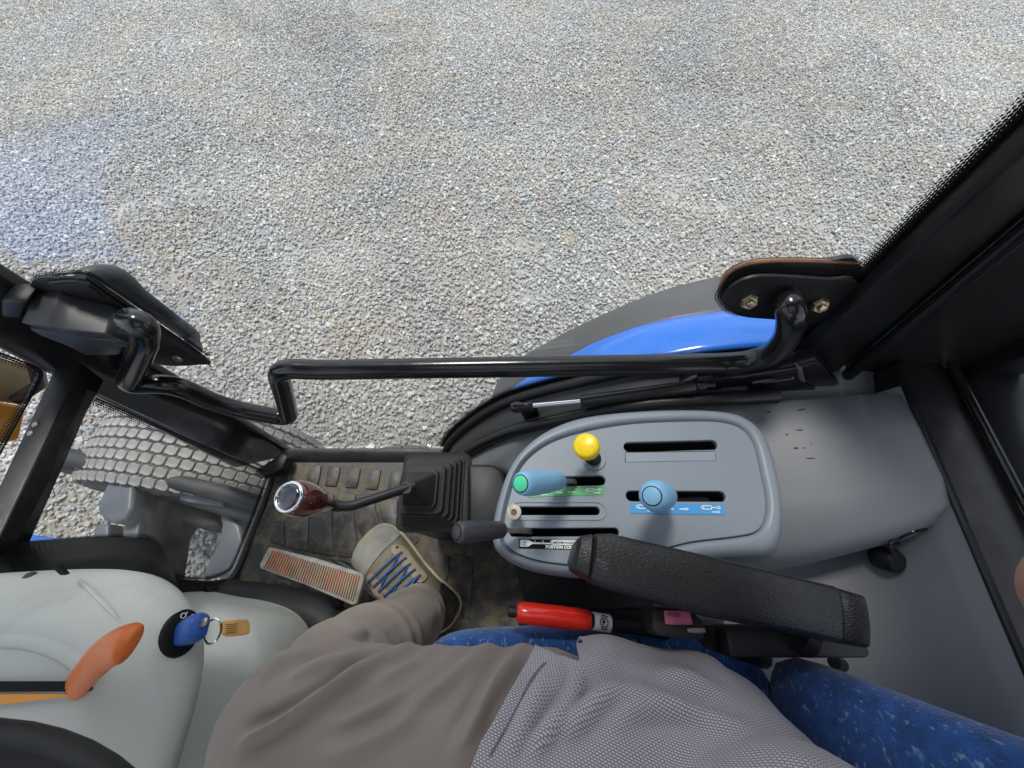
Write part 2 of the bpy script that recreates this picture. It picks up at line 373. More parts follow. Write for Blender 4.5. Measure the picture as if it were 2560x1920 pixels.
# ================================================================== THE SETTING: ground and gravel
def ground_mat():
    m = M('gravel_bed', (.36, .345, .315), .95, var=.3, vs=1.2, bump=.9, bs=55, dirt=((.36, .28, .19), .8, 1.3, .50))
    return m
def build_ground():
    n = 60; ext = 150
    xs = [math.copysign(abs(t)**2.2, t)*ext for t in np.linspace(-1, 1, n+1)]
    v = [(x, y, GZ-.004) for y in xs for x in xs]; f = [(j*(n+1)+i, j*(n+1)+i+1, (j+1)*(n+1)+i+1, (j+1)*(n+1)+i) for j in range(n) for i in range(n)]
    g = mk('ground', v, f, ground_mat(), smooth=False); tag(g, kind='structure'); return g
build_ground()
def stone_mat():
    m = bpy.data.materials.new('crushed_stone'); m.use_nodes = True; t = m.node_tree; N = t.nodes; b = N['Principled BSDF']; b.inputs['Roughness'].default_value = .88
    oi = N.new('ShaderNodeObjectInfo'); cr = N.new('ShaderNodeValToRGB'); cr.color_ramp.interpolation = 'LINEAR'
    stops = [(0, (.30, .30, .30)), (.12, (.40, .40, .395)), (.42, (.488, .485, .468)), (.64, (.545, .535, .505)), (.76, (.50, .46, .38)), (.84, (.45, .47, .51)), (.93, (.62, .615, .60)), (1, (.72, .71, .69))]
    el = cr.color_ramp.elements
    while len(el) < len(stops): el.new(.5)
    for e, (p, c) in zip(el, stops): e.position = p; e.color = (*c, 1)
    lk(t, oi.outputs['Random'], cr.inputs[0])
    ge = N.new('ShaderNodeNewGeometry'); n2 = N.new('ShaderNodeTexNoise'); n2.inputs['Scale'].default_value = 1; n2.inputs['Detail'].default_value = 5
    mpg = N.new('ShaderNodeMapping'); mpg.inputs['Scale'].default_value = (.6, 1.3, 1); mpg.inputs['Rotation'].default_value = (0, 0, R(12))
    lk(t, ge.outputs['Position'], mpg.inputs[0]); lk(t, mpg.outputs[0], n2.inputs['Vector'])
    mr = N.new('ShaderNodeMapRange'); mr.inputs['From Min'].default_value = .3; mr.inputs['From Max'].default_value = .7; mr.inputs['To Min'].default_value = .89; mr.inputs['To Max'].default_value = 1.08
    lk(t, n2.outputs[0], mr.inputs['Value'])
    n3 = N.new('ShaderNodeTexNoise'); n3.inputs['Scale'].default_value = 150; n3.inputs['Detail'].default_value = 3; lk(t, ge.outputs['Position'], n3.inputs['Vector'])
    m3 = N.new('ShaderNodeMapRange'); m3.inputs['To Min'].default_value = .75; m3.inputs['To Max'].default_value = 1.25; lk(t, n3.outputs[0], m3.inputs['Value'])
    mm = N.new('ShaderNodeMath'); mm.operation = 'MULTIPLY'; lk(t, mr.outputs[0], mm.inputs[0]); lk(t, m3.outputs[0], mm.inputs[1])
    mu = N.new('ShaderNodeMix'); mu.data_type = 'RGBA'; mu.blend_type = 'MULTIPLY'; mu.inputs['Factor'].default_value = 1
    lk(t, cr.outputs[0], mu.inputs['A']); lk(t, mm.outputs[0], mu.inputs['B'])
    n4 = N.new('ShaderNodeTexNoise'); n4.inputs['Scale'].default_value = 1.7; n4.inputs['Detail'].default_value = 5; lk(t, ge.outputs['Position'], n4.inputs['Vector'])
    c4_ = N.new('ShaderNodeValToRGB'); e4 = c4_.color_ramp.elements; e4[0].position = .36; e4[0].color = (.95, .98, 1.0, 1); e4[1].position = .62; e4[1].color = (1.0, .98, .94, 1); lk(t, n4.outputs[0], c4_.inputs[0])
    m4 = N.new('ShaderNodeMix'); m4.data_type = 'RGBA'; m4.blend_type = 'MULTIPLY'; m4.inputs['Factor'].default_value = 1; lk(t, mu.outputs['Result'], m4.inputs['A']); lk(t, c4_.outputs[0], m4.inputs['B'])
    lk(t, m4.outputs['Result'], b.inputs['Base Color'])
    return m
def build_gravel():
    sm = stone_mat(); scol = bpy.data.collections.new('stone_kinds')
    for k in range(14):
        bm = bmesh.new()
        for i in range(15):
            v = Vector(rng.normal(size=3)).normalized(); q = rng.uniform(.8, 1.1)
            bm.verts.new((v.x*.5*q, v.y*.40*q, v.z*.29*q))
        r = bmesh.ops.convex_hull(bm, input=bm.verts); bmesh.ops.delete(bm, geom=[v for v in bm.verts if not v.link_faces], context='VERTS')
        me = bpy.data.meshes.new('stone'); bm.to_mesh(me); bm.free(); me.materials.append(sm)
        scol.objects.link(bpy.data.objects.new('stone_kind', me))
    sp = .0176
    gx, gy = np.meshgrid(np.arange(-7.2, 7.2, sp), np.arange(-2.2, 7.4, sp)); P = np.stack([gx.ravel(), gy.ravel()], 1)
    P += rng.uniform(-.5, .5, P.shape)*sp*1.25
    # keep what a camera near this place can see, with a margin
    y, x = P[:, 1], P[:, 0]; H = CAM.z-GZ
    dep = y*CT+H*ST; up = y*ST-H*CT
    keep = (np.abs(x) < 1.34*dep+.9) & (up < 1.02*dep+.6)
    def nz(p, s): return np.array([mnoise.noise((a*s, b*s, 3.3)) for a, b in p])
    P = P[keep]
    bare = nz(P, 1.15)*.45+nz(P, 5.3)*.6
    P = P[(bare < .40) | (rng.random(len(P)) < .5)]
    n = len(P); sc = np.clip(rng.lognormal(math.log(.0218), .31, n), .009, .046)
    rut = .02*np.array([mnoise.noise((a*.5, b*.5, 0)) for a, b in P])
    z = GZ+rng.uniform(-.002, .009, n)+.001+.003*np.array([mnoise.noise((a*.55, b*2.1, 7.7)) for a, b in P])
    me = bpy.data.meshes.new('gravel'); me.vertices.add(n)
    me.vertices.foreach_set('co', np.column_stack([P, z]).ravel().astype(np.float32))
    rot = np.column_stack([rng.normal(0, .30, n), rng.normal(0, .30, n), rng.uniform(0, 6.283, n)]).astype(np.float32)
    a = me.attributes.new('rot', 'FLOAT_VECTOR', 'POINT'); a.data.foreach_set('vector', rot.ravel())
    a = me.attributes.new('scl', 'FLOAT', 'POINT'); a.data.foreach_set('value', sc.astype(np.float32))
    ob = bpy.data.objects.new('gravel', me); link(ob); tag(ob, 'loose grey crushed stone gravel covering the yard', 'gravel', kind='stuff')
    ng = bpy.data.node_groups.new('gravel_instances', 'GeometryNodeTree')
    ng.interface.new_socket('Geometry', in_out='INPUT', socket_type='NodeSocketGeometry'); ng.interface.new_socket('Geometry', in_out='OUTPUT', socket_type='NodeSocketGeometry')
    gi = ng.nodes.new('NodeGroupInput'); go = ng.nodes.new('NodeGroupOutput'); ip = ng.nodes.new('GeometryNodeInstanceOnPoints'); ci = ng.nodes.new('GeometryNodeCollectionInfo')
    ci.inputs['Collection'].default_value = scol; ci.inputs['Separate Children'].default_value = True; ci.inputs['Reset Children'].default_value = True
    ar = ng.nodes.new('GeometryNodeInputNamedAttribute'); ar.data_type = 'FLOAT_VECTOR'; ar.inputs['Name'].default_value = 'rot'
    asn = ng.nodes.new('GeometryNodeInputNamedAttribute'); asn.data_type = 'FLOAT'; asn.inputs['Name'].default_value = 'scl'
    er = ng.nodes.new('FunctionNodeEulerToRotation')
    L = ng.links.new
    L(gi.outputs[0], ip.inputs['Points']); L(ci.outputs[0], ip.inputs['Instance']); ip.inputs['Pick Instance'].default_value = True
    L(ar.outputs[0], er.inputs[0]); L(er.outputs[0], ip.inputs['Rotation']); L(asn.outputs[0], ip.inputs['Scale']); L(ip.outputs[0], go.inputs[0])
    md = ob.modifiers.new('stones', 'NODES'); md.node_group = ng
    return ob
build_gravel()

# ================================================================== TRACTOR (body and cab frame)
TR = thing('tractor', 'blue compact tractor whose black cab frame surrounds the driver', 'tractor', (-.2, YC, GZ))
FY = .36                                                        # plane of the door glass
# --- cab floor
plate('floor_pan', [(-.66, .315, -.03), (-.66, -.85, -.03), (.62, -.85, -.03), (.62, .315, -.03)], (0, 0, .024), black_satin, TR)
# door sill along the open edge of the floor
sill = loft('sill', [[Vector((x, y, z)) for y, z in ((.318, -.03), (.318, .006), (.336, .018), (.352, .018), (.362, .0), (.362, -.05))] for x in (-.66, -.4, -.17)], black_satin, TR)
# --- A pillar
A0, A1 = (742, 1143), (-330, 494)
B0, B1 = (664, 1190), (-330, 676)
def ext(p, q, y, z0, z1):
    a = PY(*p, y); b = PY(*q, y); d = (b-a)/(b.z-a.z); return a+d*(z0-a.z), a+d*(z1-a.z)
oa = ext(A0, (0, 694), .352, -.03, 1.42); ib = ext((660, 1206), (0, 866), .312, -.03, 1.42)
l1 = (oa[0], oa[1]); l2 = (ib[0], ib[1])
l3 = (ib[0]+Vector((-.03, .01, 0)), ib[1]+Vector((-.03, .01, 0))); l4 = (oa[0]+Vector((-.052, .03, 0)), oa[1]+Vector((-.052, .03, 0)))
l5 = (oa[0]+Vector((0, .018, 0)), oa[1]+Vector((0, .018, 0)))
beam('pillar', [l1, l2, l3, l4, l5], black_gloss, TR, (.006, 3))
# kink bracket at the pillar's foot
plate('foot_bracket', [PZ(655, 1185, .02), PZ(722, 1142, .02), PZ(735, 1150, .02), PZ(722, 1180, .02), PZ(700, 1192, .02), PZ(668, 1196, .02)], (0, 0, .035), black_plast, TR, (.004, 2))
# --- left pillar, roof and rear frame (outside the frame, they shade the cab)
for (x, y) in ((-.69, YC*2-.34), (.48, YC*2-.34)):
    box('pillar', (x, y, .69), (.06, .05, 1.44), black_satin, TR)
roof = [(-.80, .40, 1.42), (-.80, -.93, 1.42), (.80, -.93, 1.42), (.80, .40, 1.42)]
curve_plate('roof', [[(p[0], p[1]) for p in roof], rrect(-.05, YC, .40, .36, .05)], 1.45, .05, .008, charcoal, TR)
curve_plate('added_light_hatch', [rrect(-.05, YC, .405, .365, .05)], 1.485, .006, .001, clear_glass, TR)  # unseen hatch, added with its roof opening to let more light into the cab
# --- crossbar under the windscreen
z0 = .535
def q(px, py, z): return PZ(px, py, z)
bar = []
ta, tb = q(125, 940, z0+.004), q(-110, 1440, z0+.004); ua, ub = q(192, 947, z0), q(-45, 1440, z0)
ra, rb = q(240, 985, z0-.05), q(-5, 1440, z0-.05)
def stretch(a, b, t=1.6): return (a+(a-b)*.10, a+(b-a)*t)
lines = [stretch(ta, tb, 2.6), stretch(ua, ub, 2.6), stretch(ra, rb, 2.6), stretch(ra+Vector((-.035, 0, -.03)), rb+Vector((-.035, 0, -.03)), 2.6), stretch(ta+Vector((-.01, 0, -.06)), tb+Vector((-.01, 0, -.06)), 2.6)]
cb = beam('crossbar', lines, black_satin, TR, (.005, 3))
bv = bvh_of(cb)
for (px, py) in ((89, 1061), (77, 1083), (15, 1128)):
    p, n = hit(bv, px, py)
    if p: lathe('screw', [(.0001, .0022), (.003, .002), (.0042, .0008), (.0042, -.001)], p, n, steel, cb, 12)
# windscreen above the crossbar (toughened pane with dotted border)
def uv_strip(name, inner, outer, mat, parent, lift=Vector((0, 0, 0))):
    """ribbon between two polylines with UV in metres (x along, y from inner to outer)"""
    n = len(inner); off = rootloc(parent)
    v = [Vector(p)+lift-off for p in inner]+[Vector(p)+lift-off for p in outer]
    f = [(i, i+1, n+i+1, n+i) for i in range(n-1)]
    me = bpy.data.meshes.new(name); me.from_pydata(v, [], f); uvl = me.uv_layers.new(name='UVMap'); s = [0]
    for i in range(1, n): s.append(s[-1]+(Vector(inner[i])-Vector(inner[i-1])).length)
    for p in me.polygons:
        for li in p.loop_indices:
            vi = me.loops[li].vertex_index; k = vi % n
            uvl.data[li].uv = (s[k], 0.0 if vi < n else (Vector(outer[k])-Vector(inner[k])).length)
    return fin(name, me, mat, parent, smooth=False)
wtop = [Vector((-.80, .345, 1.40)), Vector((-.80, -.90, 1.40))]
wl = [ta+Vector((-.005, 0, .01)), stretch(ta, tb, 2.6)[1]+Vector((-.005, 0, .01))]
plate('windscreen', [wl[0], wl[1], wtop[1], wtop[0]], (-.005, 0, 0), clear_glass, TR)
# amber signal lamp outside the windscreen
lampc = PX(40, 1010, -.90)
LR = [(-.905, PX(-90, 1010, -.9).y-.03), (-.905, .33)]
p1, p2, p3, p4 = PX(-120, 985, -.86), PX(70, 1015, -.86), PX(50, 1100, -.86), PX(-120, 1130, -.86)
plate('signal_lamp', [p1, p2, p3, p4], (-.05, 0, -.01), amber, TR, (.006, 3))
p1, p2, p3, p4 = PX(-120, 860, -.88), PX(112, 925, -.88), PX(73, 1012, -.88), PX(-120, 982, -.88)
tube('lamp_arm', [PX(40, 1000, -.875), PX(100, 960, -.84), Vector((-.715, .345, .62))], .010, black_satin, TR, 10)
plate('lamp_bracket', [p1, p2, p3, p4], (-.02, 0, 0), M('tan_metal', (.26, .18, .09), .5, var=.25, vs=14), TR, (.004, 2))
# frit round the windscreen's lower corner
c1, c2 = PX(112, 930, -.735), PX(112, 930, -.735)
edge = [PX(-60, 862, -.73), PX(0, 880, -.73), PX(60, 903, -.73), PX(98, 920, -.73), PX(108, 935, -.73), PX(98, 962, -.73), PX(70, 1012, -.73), PX(30, 1085, -.73), PX(-10, 1160, -.73), PX(-40, 1215, -.73)]
edge = catmull(edge, 4); cen = PX(-200, 1050, -.73)
inn = [p+(cen-p).normalized()*.016 for p in edge]
uv_strip('windscreen_border', edge, inn, frit, TR)
# --- lower front window, dirty glass
gw = [PX(238, 988, -.705), PX(670, 1190, -.655), PX(588, 1410, -.69), PX(540, 1452, -.69), PX(440, 1450, -.69), PX(400, 1440, -.70), PX(380, 1375, -.70), PX(300, 1340, -.71), PX(-20, 1365, -.73), PX(4, 1380, -.72)]
def onplane(px, py, a, b, c):
    n = (b-a).cross(c-a); r = ray(px, py); return CAM+r*((a-CAM).dot(n)/r.dot(n))
fa, fb, fc = PZ(676, 1188, .012), PZ(573, 1470, .012), PX(225, 980, -.705)
def FW(px, py, d=0.0):
    n = (fb-fa).cross(fc-fa).normalized()
    if n.x < 0: n = -n
    return onplane(px, py, fa, fb, fc)+n*d
plate('front_window', [FW(225, 975), FW(680, 1186), FW(600, 1400), FW(575, 1440), FW(530, 1465), FW(300, 1500), FW(-120, 1500), FW(0, 1380)], FW(225, 975, -.005)-FW(225, 975), front_glass, TR)
e = catmull([FW(236, 992, .002), FW(350, 1043, .002), FW(520, 1117, .002), FW(665, 1178, .002)], 6)
i_ = catmull([FW(222, 1012, .002), FW(340, 1066, .002), FW(512, 1138, .002), FW(650, 1198, .002)], 6)
uv_strip('window_border', e, i_, frit, TR)
e = catmull([FW(669, 1190, .002), FW(640, 1270, .002), FW(610, 1345, .002), FW(588, 1400, .002), FW(570, 1428, .002), FW(520, 1448, .002), FW(440, 1444, .002), FW(418, 1432, .002), FW(408, 1395, .002), FW(392, 1370, .002), FW(350, 1352, .002), FW(250, 1346, .002), FW(130, 1352, .002), FW(0, 1372, .002)], 5)
ce = FW(420, 1250, .002)
uv_strip('window_border', e, [p+(ce-p).normalized()*.013 for p in e], frit, TR)
# black lower trim of the front window (rises in front of the dashboard) and rubber edge by the floor
up = [FW(-60, 1372, .004), FW(0, 1368, .004), FW(60, 1357, .004), FW(130, 1352, .004), FW(250, 1346, .004), FW(350, 1352, .004), FW(392, 1370, .004), FW(408, 1395, .004), FW(418, 1432, .004), FW(440, 1446, .004), FW(520, 1452, .004), FW(560, 1446, .004)]
lo = [PZ(-60, 1500, .50), PZ(0, 1500, .50), PZ(60, 1490, .5), PZ(130, 1480, .5), PZ(250, 1470, .46), PZ(350, 1480, .4), PZ(400, 1500, .3), PZ(440, 1520, .2), PZ(470, 1530, .1), PZ(500, 1520, .06), PZ(545, 1500, .04), PZ(585, 1480, .02)]
uc = catmull(up, 5); lc = catmull(lo, 5)
loft('lower_trim', [uc, [a*.5+b*.5+Vector((0, 0, -.01)) for a, b in zip(uc, lc)], lc], black_plast, TR, closed=False, solid=.006)
edg = catmull([FW(684, 1180, .004), FW(655, 1262, .004), FW(625, 1340, .004), FW(600, 1402, .004), FW(580, 1440, .004), FW(548, 1466, .004), FW(505, 1478, .004)], 6)
tube('window_seal', edg, .008, rubber, TR, 8)

# --- wheel housing (inside wheel arch), as a loft across the cab
arc_px = [(1082, 1160), (1092, 1125), (1108, 1085), (1163, 1032), (1232, 988), (1310, 958), (1449, 921), (1587, 891), (1770, 872), (1938, 859)]
arc = [PY(*p, FY) for p in arc_px]
arc += [Vector((.56, FY, arc[-1].z+.012)), Vector((.70, FY, arc[-1].z+.012))]
arc_vis = catmull(arc, 6)                                         # edge of the clear glass
def offs(path, d):
    out = []
    for i, p in enumerate(path):
        a = path[max(i-1, 0)]; b = path[min(i+1, len(path)-1)]; t = (b-a).normalized(); out.append(p+Vector((-t.z, 0, t.x))*d)
    return out
arc = offs(arc_vis, -.024)                                        # edge of the cab opening
def arcz(x, k=0):
    xs = [p.x for p in arc]; zs = [p.z for p in arc]; return float(np.interp(x, xs, zs))
arc.sort(key=lambda p: p.x)
hx = np.concatenate([np.linspace(arc[0].x, -.02, 12), np.linspace(.0, .68, 18)])
rows = []
for y, dz in ((.350, -.022), (.335, -.028), (.315, -.032), (.30, -.036), (.285, -.038), (.27, -.030), (.2, -.026), (.10, -.024), (.055, -.028), (.03, -.045), (.015, -.075), (.008, -.13), (.004, -.5)):
    rows.append([Vector((x, y if y > .25 else .25+(y-.25)*float(np.interp(x, [-.02, .20, .42, .70], [.18, .98, .935, .66])), max(arcz(x)+dz+.034*float(np.clip((x-.38)/.16, 0, 1))*(y < .28), -.02))) for x in hx])
wh = loft('wheel_housing', rows, cover_grey, TR, closed=False, angle=180)
# outer flange of the arch between door seal and housing
fl = []
for y, dz in ((.352, .0), (.340, -.010), (.318, -.016), (.296, -.020), (.290, -.03)):
    fl.append([Vector((x, y, max(arcz(x)+dz, -.02))) for x in hx if x < .43])
loft('arch_flange', fl, charcoal, TR, closed=False, angle=180)
# black seal strip between flange and console, thick and rounded
st = [Vector((x, .283, max(arcz(x)-.014, 0))) for x in hx if x < .47]
tube('sill_strip', st, .012, black_satin, TR, 10)
# low panel behind and beside the seat
# --- rear sill, rear trim
a0, a1 = PZ(2262, 960, .548), PZ(2495, 1500, .548); b0, b1 = PZ(2363, 914, .556), PZ(2580, 1335, .556)
da = (a1-a0); db = (b1-b0)
ls = [(a0-da*.15, a0+da*3.0), (b0-db*.15, b0+db*3.0+Vector((0, 0, 0)))]
lows = [(p+Vector((.0, 0, -.10)), q_+Vector((.0, 0, -.10))) for p, q_ in ls]
beam('rear_sill', [ls[0], ls[1], lows[1], lows[0]], black_satin, TR, (.006, 3))
rows = []
for dx_, dz_ in ((.006, -.004), (-.004, -.010), (-.016, -.030), (-.035, -.075), (-.065, -.112), (-.11, -.138), (-.20, -.158), (-.36, -.170)):
    rows.append([a0+da*t+Vector((dx_, 0, dz_)) for t in np.linspace(.0, 2.8, 16)])
loft('rear_floor_panel', rows, cover_grey, TR, closed=False, angle=180)
rd = [(b0-db*.15+Vector((.004, 0, .006)), b0+db*3.0+Vector((.004, 0, .006)))]
tube('rear_sill_ridge', [rd[0][0], rd[0][1]], .006, black_gloss, TR, 10)
rp_ = [b0-db*.15+Vector((.012, 0, -.01)), b0+db*3+Vector((.012, 0, -.01))]
loft('rear_panel', [rp_, [p+Vector((.06, 0, .012)) for p in rp_], [p+Vector((.14, 0, .05)) for p in rp_], [p+Vector((.20, 0, .12)) for p in rp_]], charcoal, TR, closed=False, solid=.01)
# --- B pillar and rear quarter trim
plA = ext((2036, 858), (2560, 373), .335, .40, 1.42); plB = ext((2101, 927), (2560, 533), .330, .40, 1.42)
pl1 = (plA[0], plA[1]); pl2 = (plB[0], plB[1])
beam('pillar', [pl1, pl2, (pl2[0]+Vector((.01, .05, 0)), pl2[1]+Vector((.01, .05, 0))), (pl1[0]+Vector((-.005, .02, 0)), pl1[1]+Vector((-.005, .02, 0)))], black_satin, TR, (.006, 3))
e2 = Vector((.012, -.006, 0))
tube('pillar_trim', [pl2[0]+e2, pl2[1]+e2], .010, black_gloss, TR, 10)
qp = [pl2[0]+Vector((.012, .004, 0)), pl2[1]+Vector((.012, .004, 0)), Vector((.78, .30, 1.42)), Vector((.74, .30, .40))]
plate('quarter_trim', qp, (0, .03, 0), black_plast, TR, (.004, 2))
box('pillar', (.74, .31, .95), (.06, .05, .98), black_satin, TR)
# triangular gusset and door stop under the bar's rear end
gp = [PY(1880, 962, .30), PY(1985, 948, .30), PY(2062, 985, .30), PY(1983, 1024, .30), PY(1930, 1001, .30)]
plate('gusset', gp, (0, .04, .01), black_gloss, TR, (.003, 2))
lf = [PY(1700, 975, .305), PY(1800, 950, .305), PY(1975, 925, .305), PY(2050, 905, .305), PY(2100, 960, .305), PY(2060, 985, .305), PY(1880, 985, .305)]
plate('latch_frame', lf, (0, .03, 0), black_gloss, TR, (.004, 2))
wd = [PY(1985, 905, .315), PY(2000, 905, .315), PY(2013, 958, .315), PY(1996, 962, .315)]
plate('weld_seam', wd, (0, -.012, 0), M('scuffed_black', (.10, .10, .10), .4, var=.5, vs=60, bump=.5, bs=200), TR, (.003, 2))

# --- rear fender: blue inner band, black outer extension, following the wheel
def fend_arc(y, pxs): return [PY(*p, y) for p in pxs]
outer_px = [(1215, 1060), (1240, 960), (1300, 893), (1392, 838), (1500, 784), (1650, 722), (1820, 680), (2050, 657)]
oc = catmull(fend_arc(.60, outer_px), 6); o0 = oc[-1]
oc += [Vector((o0.x+.10, .60, o0.z-.004)), Vector((o0.x+.25, .60, o0.z-.04)), Vector((o0.x+.4, .60, o0.z-.12))]
def fz(x): return float(np.interp(x, [p.x for p in oc], [p.z for p in oc]))
FX = [p.x for p in oc]
bl_px = [(1390, 905), (1421, 888), (1500, 848), (1600, 812), (1700, 790), (1810, 775), (2000, 765)]
bz = [PY(*p, .475) for p in bl_px]
def bzf(x):
    xs = [p.x for p in bz]; base = float(np.interp(x, xs, [p.z for p in bz]))
    if x > xs[-1]: base += fz(x)-fz(xs[-1])
    if x < xs[0]: base += (fz(x)-fz(xs[0]))
    return base
rows = []
for y, mixk, dz in ((.368, 1, .030), (.385, 1, .029), (.41, 1, .025), (.44, 1, .018), (.466, 1, .006), (.476, 1, -.006)):
    rows.append([Vector((x, y, bzf(x)+dz)) for x in FX])
loft('rear_fender', rows, blue_paint, TR, closed=False, angle=180, solid=.004)
rows = []
for k, y in enumerate((.474, .49, .52, .555, .585, .600, .604, .604)):
    t = min((y-.474)/.126, 1); dz = (0, .002, .004, .003, .0, -.004, -.012, -.06)[k]
    rows.append([Vector((x, y, bzf(x)*(1-t)+fz(x)*t-.010+dz)) for x in FX])
loft('fender_extension', rows, M('fender_black_plastic', (.072, .073, .074), .42, var=.1, vs=6, bump=.05, bs=300, rvar=.06, dirt=((.12, .12, .11), .5, 60, .66)), TR, closed=False, angle=180, solid=.004)
# rear tyre under the fender
def tyre(name, c, rad, wid, mat, parent, seg=72, yaw=0):
    prof = [(-.5, .66), (-.52, .74), (-.5, .88), (-.44, .955), (-.3, .985), (0, 1.0), (.3, .985), (.44, .955), (.5, .88), (.52, .74), (.5, .66)]
    Ry = Matrix.Rotation(yaw, 3, 'Z'); c = Vector(c); rings = []
    for s in range(seg+1):
        a = 2*math.pi*s/seg; rings.append([c+Ry @ Vector((math.cos(a)*r*rad, w*wid, math.sin(a)*r*rad)) for w, r in prof])
    return loft(name, rings, mat, parent, closed=False, angle=60)
rt = tyre('rear_tyre', (.60, .36, GZ+.56), .56, .32, tyre_base, TR)
rt.location.y += 0.06
# --- step below the door, with studs
sp_px = [(905, 1150), (945, 1120), (1000, 1111), (1060, 1113), (1095, 1128), (1100, 1160)]
stp = plate('step', [PZ(*p, -.12) for p in sp_px]+[PZ(1080, 1190, -.12), PZ(920, 1180, -.12)], (0, 0, -.02), cast, TR, (.003, 2))
for (px, py) in ((951, 1132), (1000, 1123), (1048, 1125), (975, 1142), (1022, 1139), (1072, 1140)):
    lathe('stud', [(.0001, .010), (.006, .009), (.009, .004), (.011, -.002)], PZ(px, py, -.12), (0, 0, 1), cast, stp, 10)

# --- front wheel with turf tread
WC = Vector((-1.075, .395, GZ+.345)); WR = .345; WY = R(-7); WW = .285
fw = bpy.data.objects.new('front_wheel', None); link(fw, TR); fw.location = WC-rootloc(TR)
tyre('tyre', WC, WR, WW, tyre_base, fw, 72, WY)
lathe('rim', [(.05, -.06), (.19, -.06), (.205, -.085), (.222, -.085), (.222, .085), (.205, .085), (.19, .06), (.05, .06)], WC, Matrix.Rotation(WY, 3, 'Z') @ Vector((0, 1, 0)), paint_grey, fw, 32)
def block_mesh(w, h, d):
    o = [(-.48, -.30), (-.30, -.48), (.10, -.48), (.16, -.40), (.44, -.40), (.50, -.28), (.48, .30), (.30, .48), (-.10, .48), (-.16, .40), (-.44, .40), (-.5, .28)]
    g = [(-.05, -.34), (-.20, -.18), (-.04, -.02), (.14, .12), (.02, .34)]
    v = [(a*w, b*h, -d) for a, b in o]+[(a*w, b*h, d*.5) for a, b in o]+[(a*w*.93, b*h*.93, d) for a, b in o]; n = len(o)
    f = [(k*n+i, k*n+(i+1) % n, (k+1)*n+(i+1) % n, (k+1)*n+i) for k in (0, 1) for i in range(n)]+[tuple(range(2*n, 3*n))]
    m = bpy.data.meshes.new('tread_block'); m.from_pydata(v, [], f); m.validate()
    bm = bmesh.new(); bm.from_mesh(m); bmesh.ops.recalc_face_normals(bm, faces=bm.faces); bm.to_mesh(m); bm.free()
    m.materials.append(tyre_mat); return m
NB = 62; cols = [-.44, -.33, -.22, -.11, 0, .11, .22, .33, .44]
bmsh = block_mesh(.0315, .0290, .0050); Ry = Matrix.Rotation(WY, 3, 'Z'); rest = []
for ci_, cy in enumerate(cols):
    rr = WR*float(np.interp(abs(cy), [0, .3, .44, .5], [1, .985, .958, .88])); tilt = -float(np.interp(abs(cy), [0, .28, .42], [0, .16, .42]))*math.copysign(1, cy) if cy else 0
    for k in range(NB):
        a = 2*math.pi*(k+.5*(ci_ % 2))/NB
        rad = Vector((math.cos(a), 0, math.sin(a))); tan = Vector((-math.sin(a), 0, math.cos(a))); lat = Vector((0, 1, 0))
        nrm_ = (rad*math.cos(tilt)-lat*math.sin(tilt)).normalized(); lat2 = (lat*math.cos(tilt)+rad*math.sin(tilt)).normalized()
        X, Yv, Zv = Ry @ tan, Ry @ lat2, Ry @ nrm_
        Mx = frame_m(WC+Ry @ (rad*rr+lat*cy*WW), X, Yv, Zv)
        if math.sin(a) > -.05 and k < 33: put('tread_block', bmsh, fw, Mx)
        else: rest.append(Mx)
vv, ff = [], []
for Mx in rest:
    b0_ = len(vv); vv += [Mx @ v.co for v in bmsh.vertices]; ff += [tuple(b0_+i for i in p.vertices) for p in bmsh.polygons]
tag(mk('tread_underside', vv, ff, tyre_mat, fw, smooth=False), kind='stuff')

# --- chassis seen through the lower front window
def slab(name, pxs, z, th, mat, bev=(.006, 3)): return plate(name, [PZ(*p, z) for p in pxs], (0, 0, -th), mat, TR, bev)
slab('side_rail', [(110, 1105), (180, 1120), (420, 1178), (600, 1232), (720, 1280), (700, 1330), (560, 1290), (330, 1222), (120, 1172)], -.06, .05, cast, (.012, 4))
tube('rail_tube', [PZ(100, 1128, -.02), PZ(330, 1180, -.02), PZ(560, 1232, -.02), PZ(700, 1275, -.03)], .022, cast, TR, 14)
slab('axle_housing', [(330, 1215), (500, 1262), (560, 1310), (520, 1330), (440, 1300), (412, 1330), (380, 1500), (250, 1500), (290, 1330), (330, 1290)], -.14, .12, cast, (.02, 4))
slab('valve_block', [(268, 1203), (330, 1203), (334, 1210), (330, 1270), (312, 1302), (285, 1310), (255, 1300), (241, 1275), (243, 1255)], .0, .09, paint_grey, (.012, 4))
slab('hydraulic_block', [(236, 1312), (272, 1308), (270, 1350), (230, 1350)], -.05, .05, paint_grey)
slab('mount_bracket', [(310, 1310), (350, 1300), (340, 1360), (300, 1360)], -.04, .03, paint_grey)
slab('link_arm', [(445, 1218), (470, 1222), (560, 1250), (560, 1268), (470, 1256), (446, 1250)], -.05, .03, paint_grey)
tk = [(545, 1290), (565, 1275), (600, 1310), (612, 1360), (600, 1420), (560, 1440), (500, 1445), (520, 1400), (545, 1350), (552, 1310)]
slab('steel_tank', [(p[0], p[1]) for p in tk], -.10, .08, paint_grey, (.02, 4))
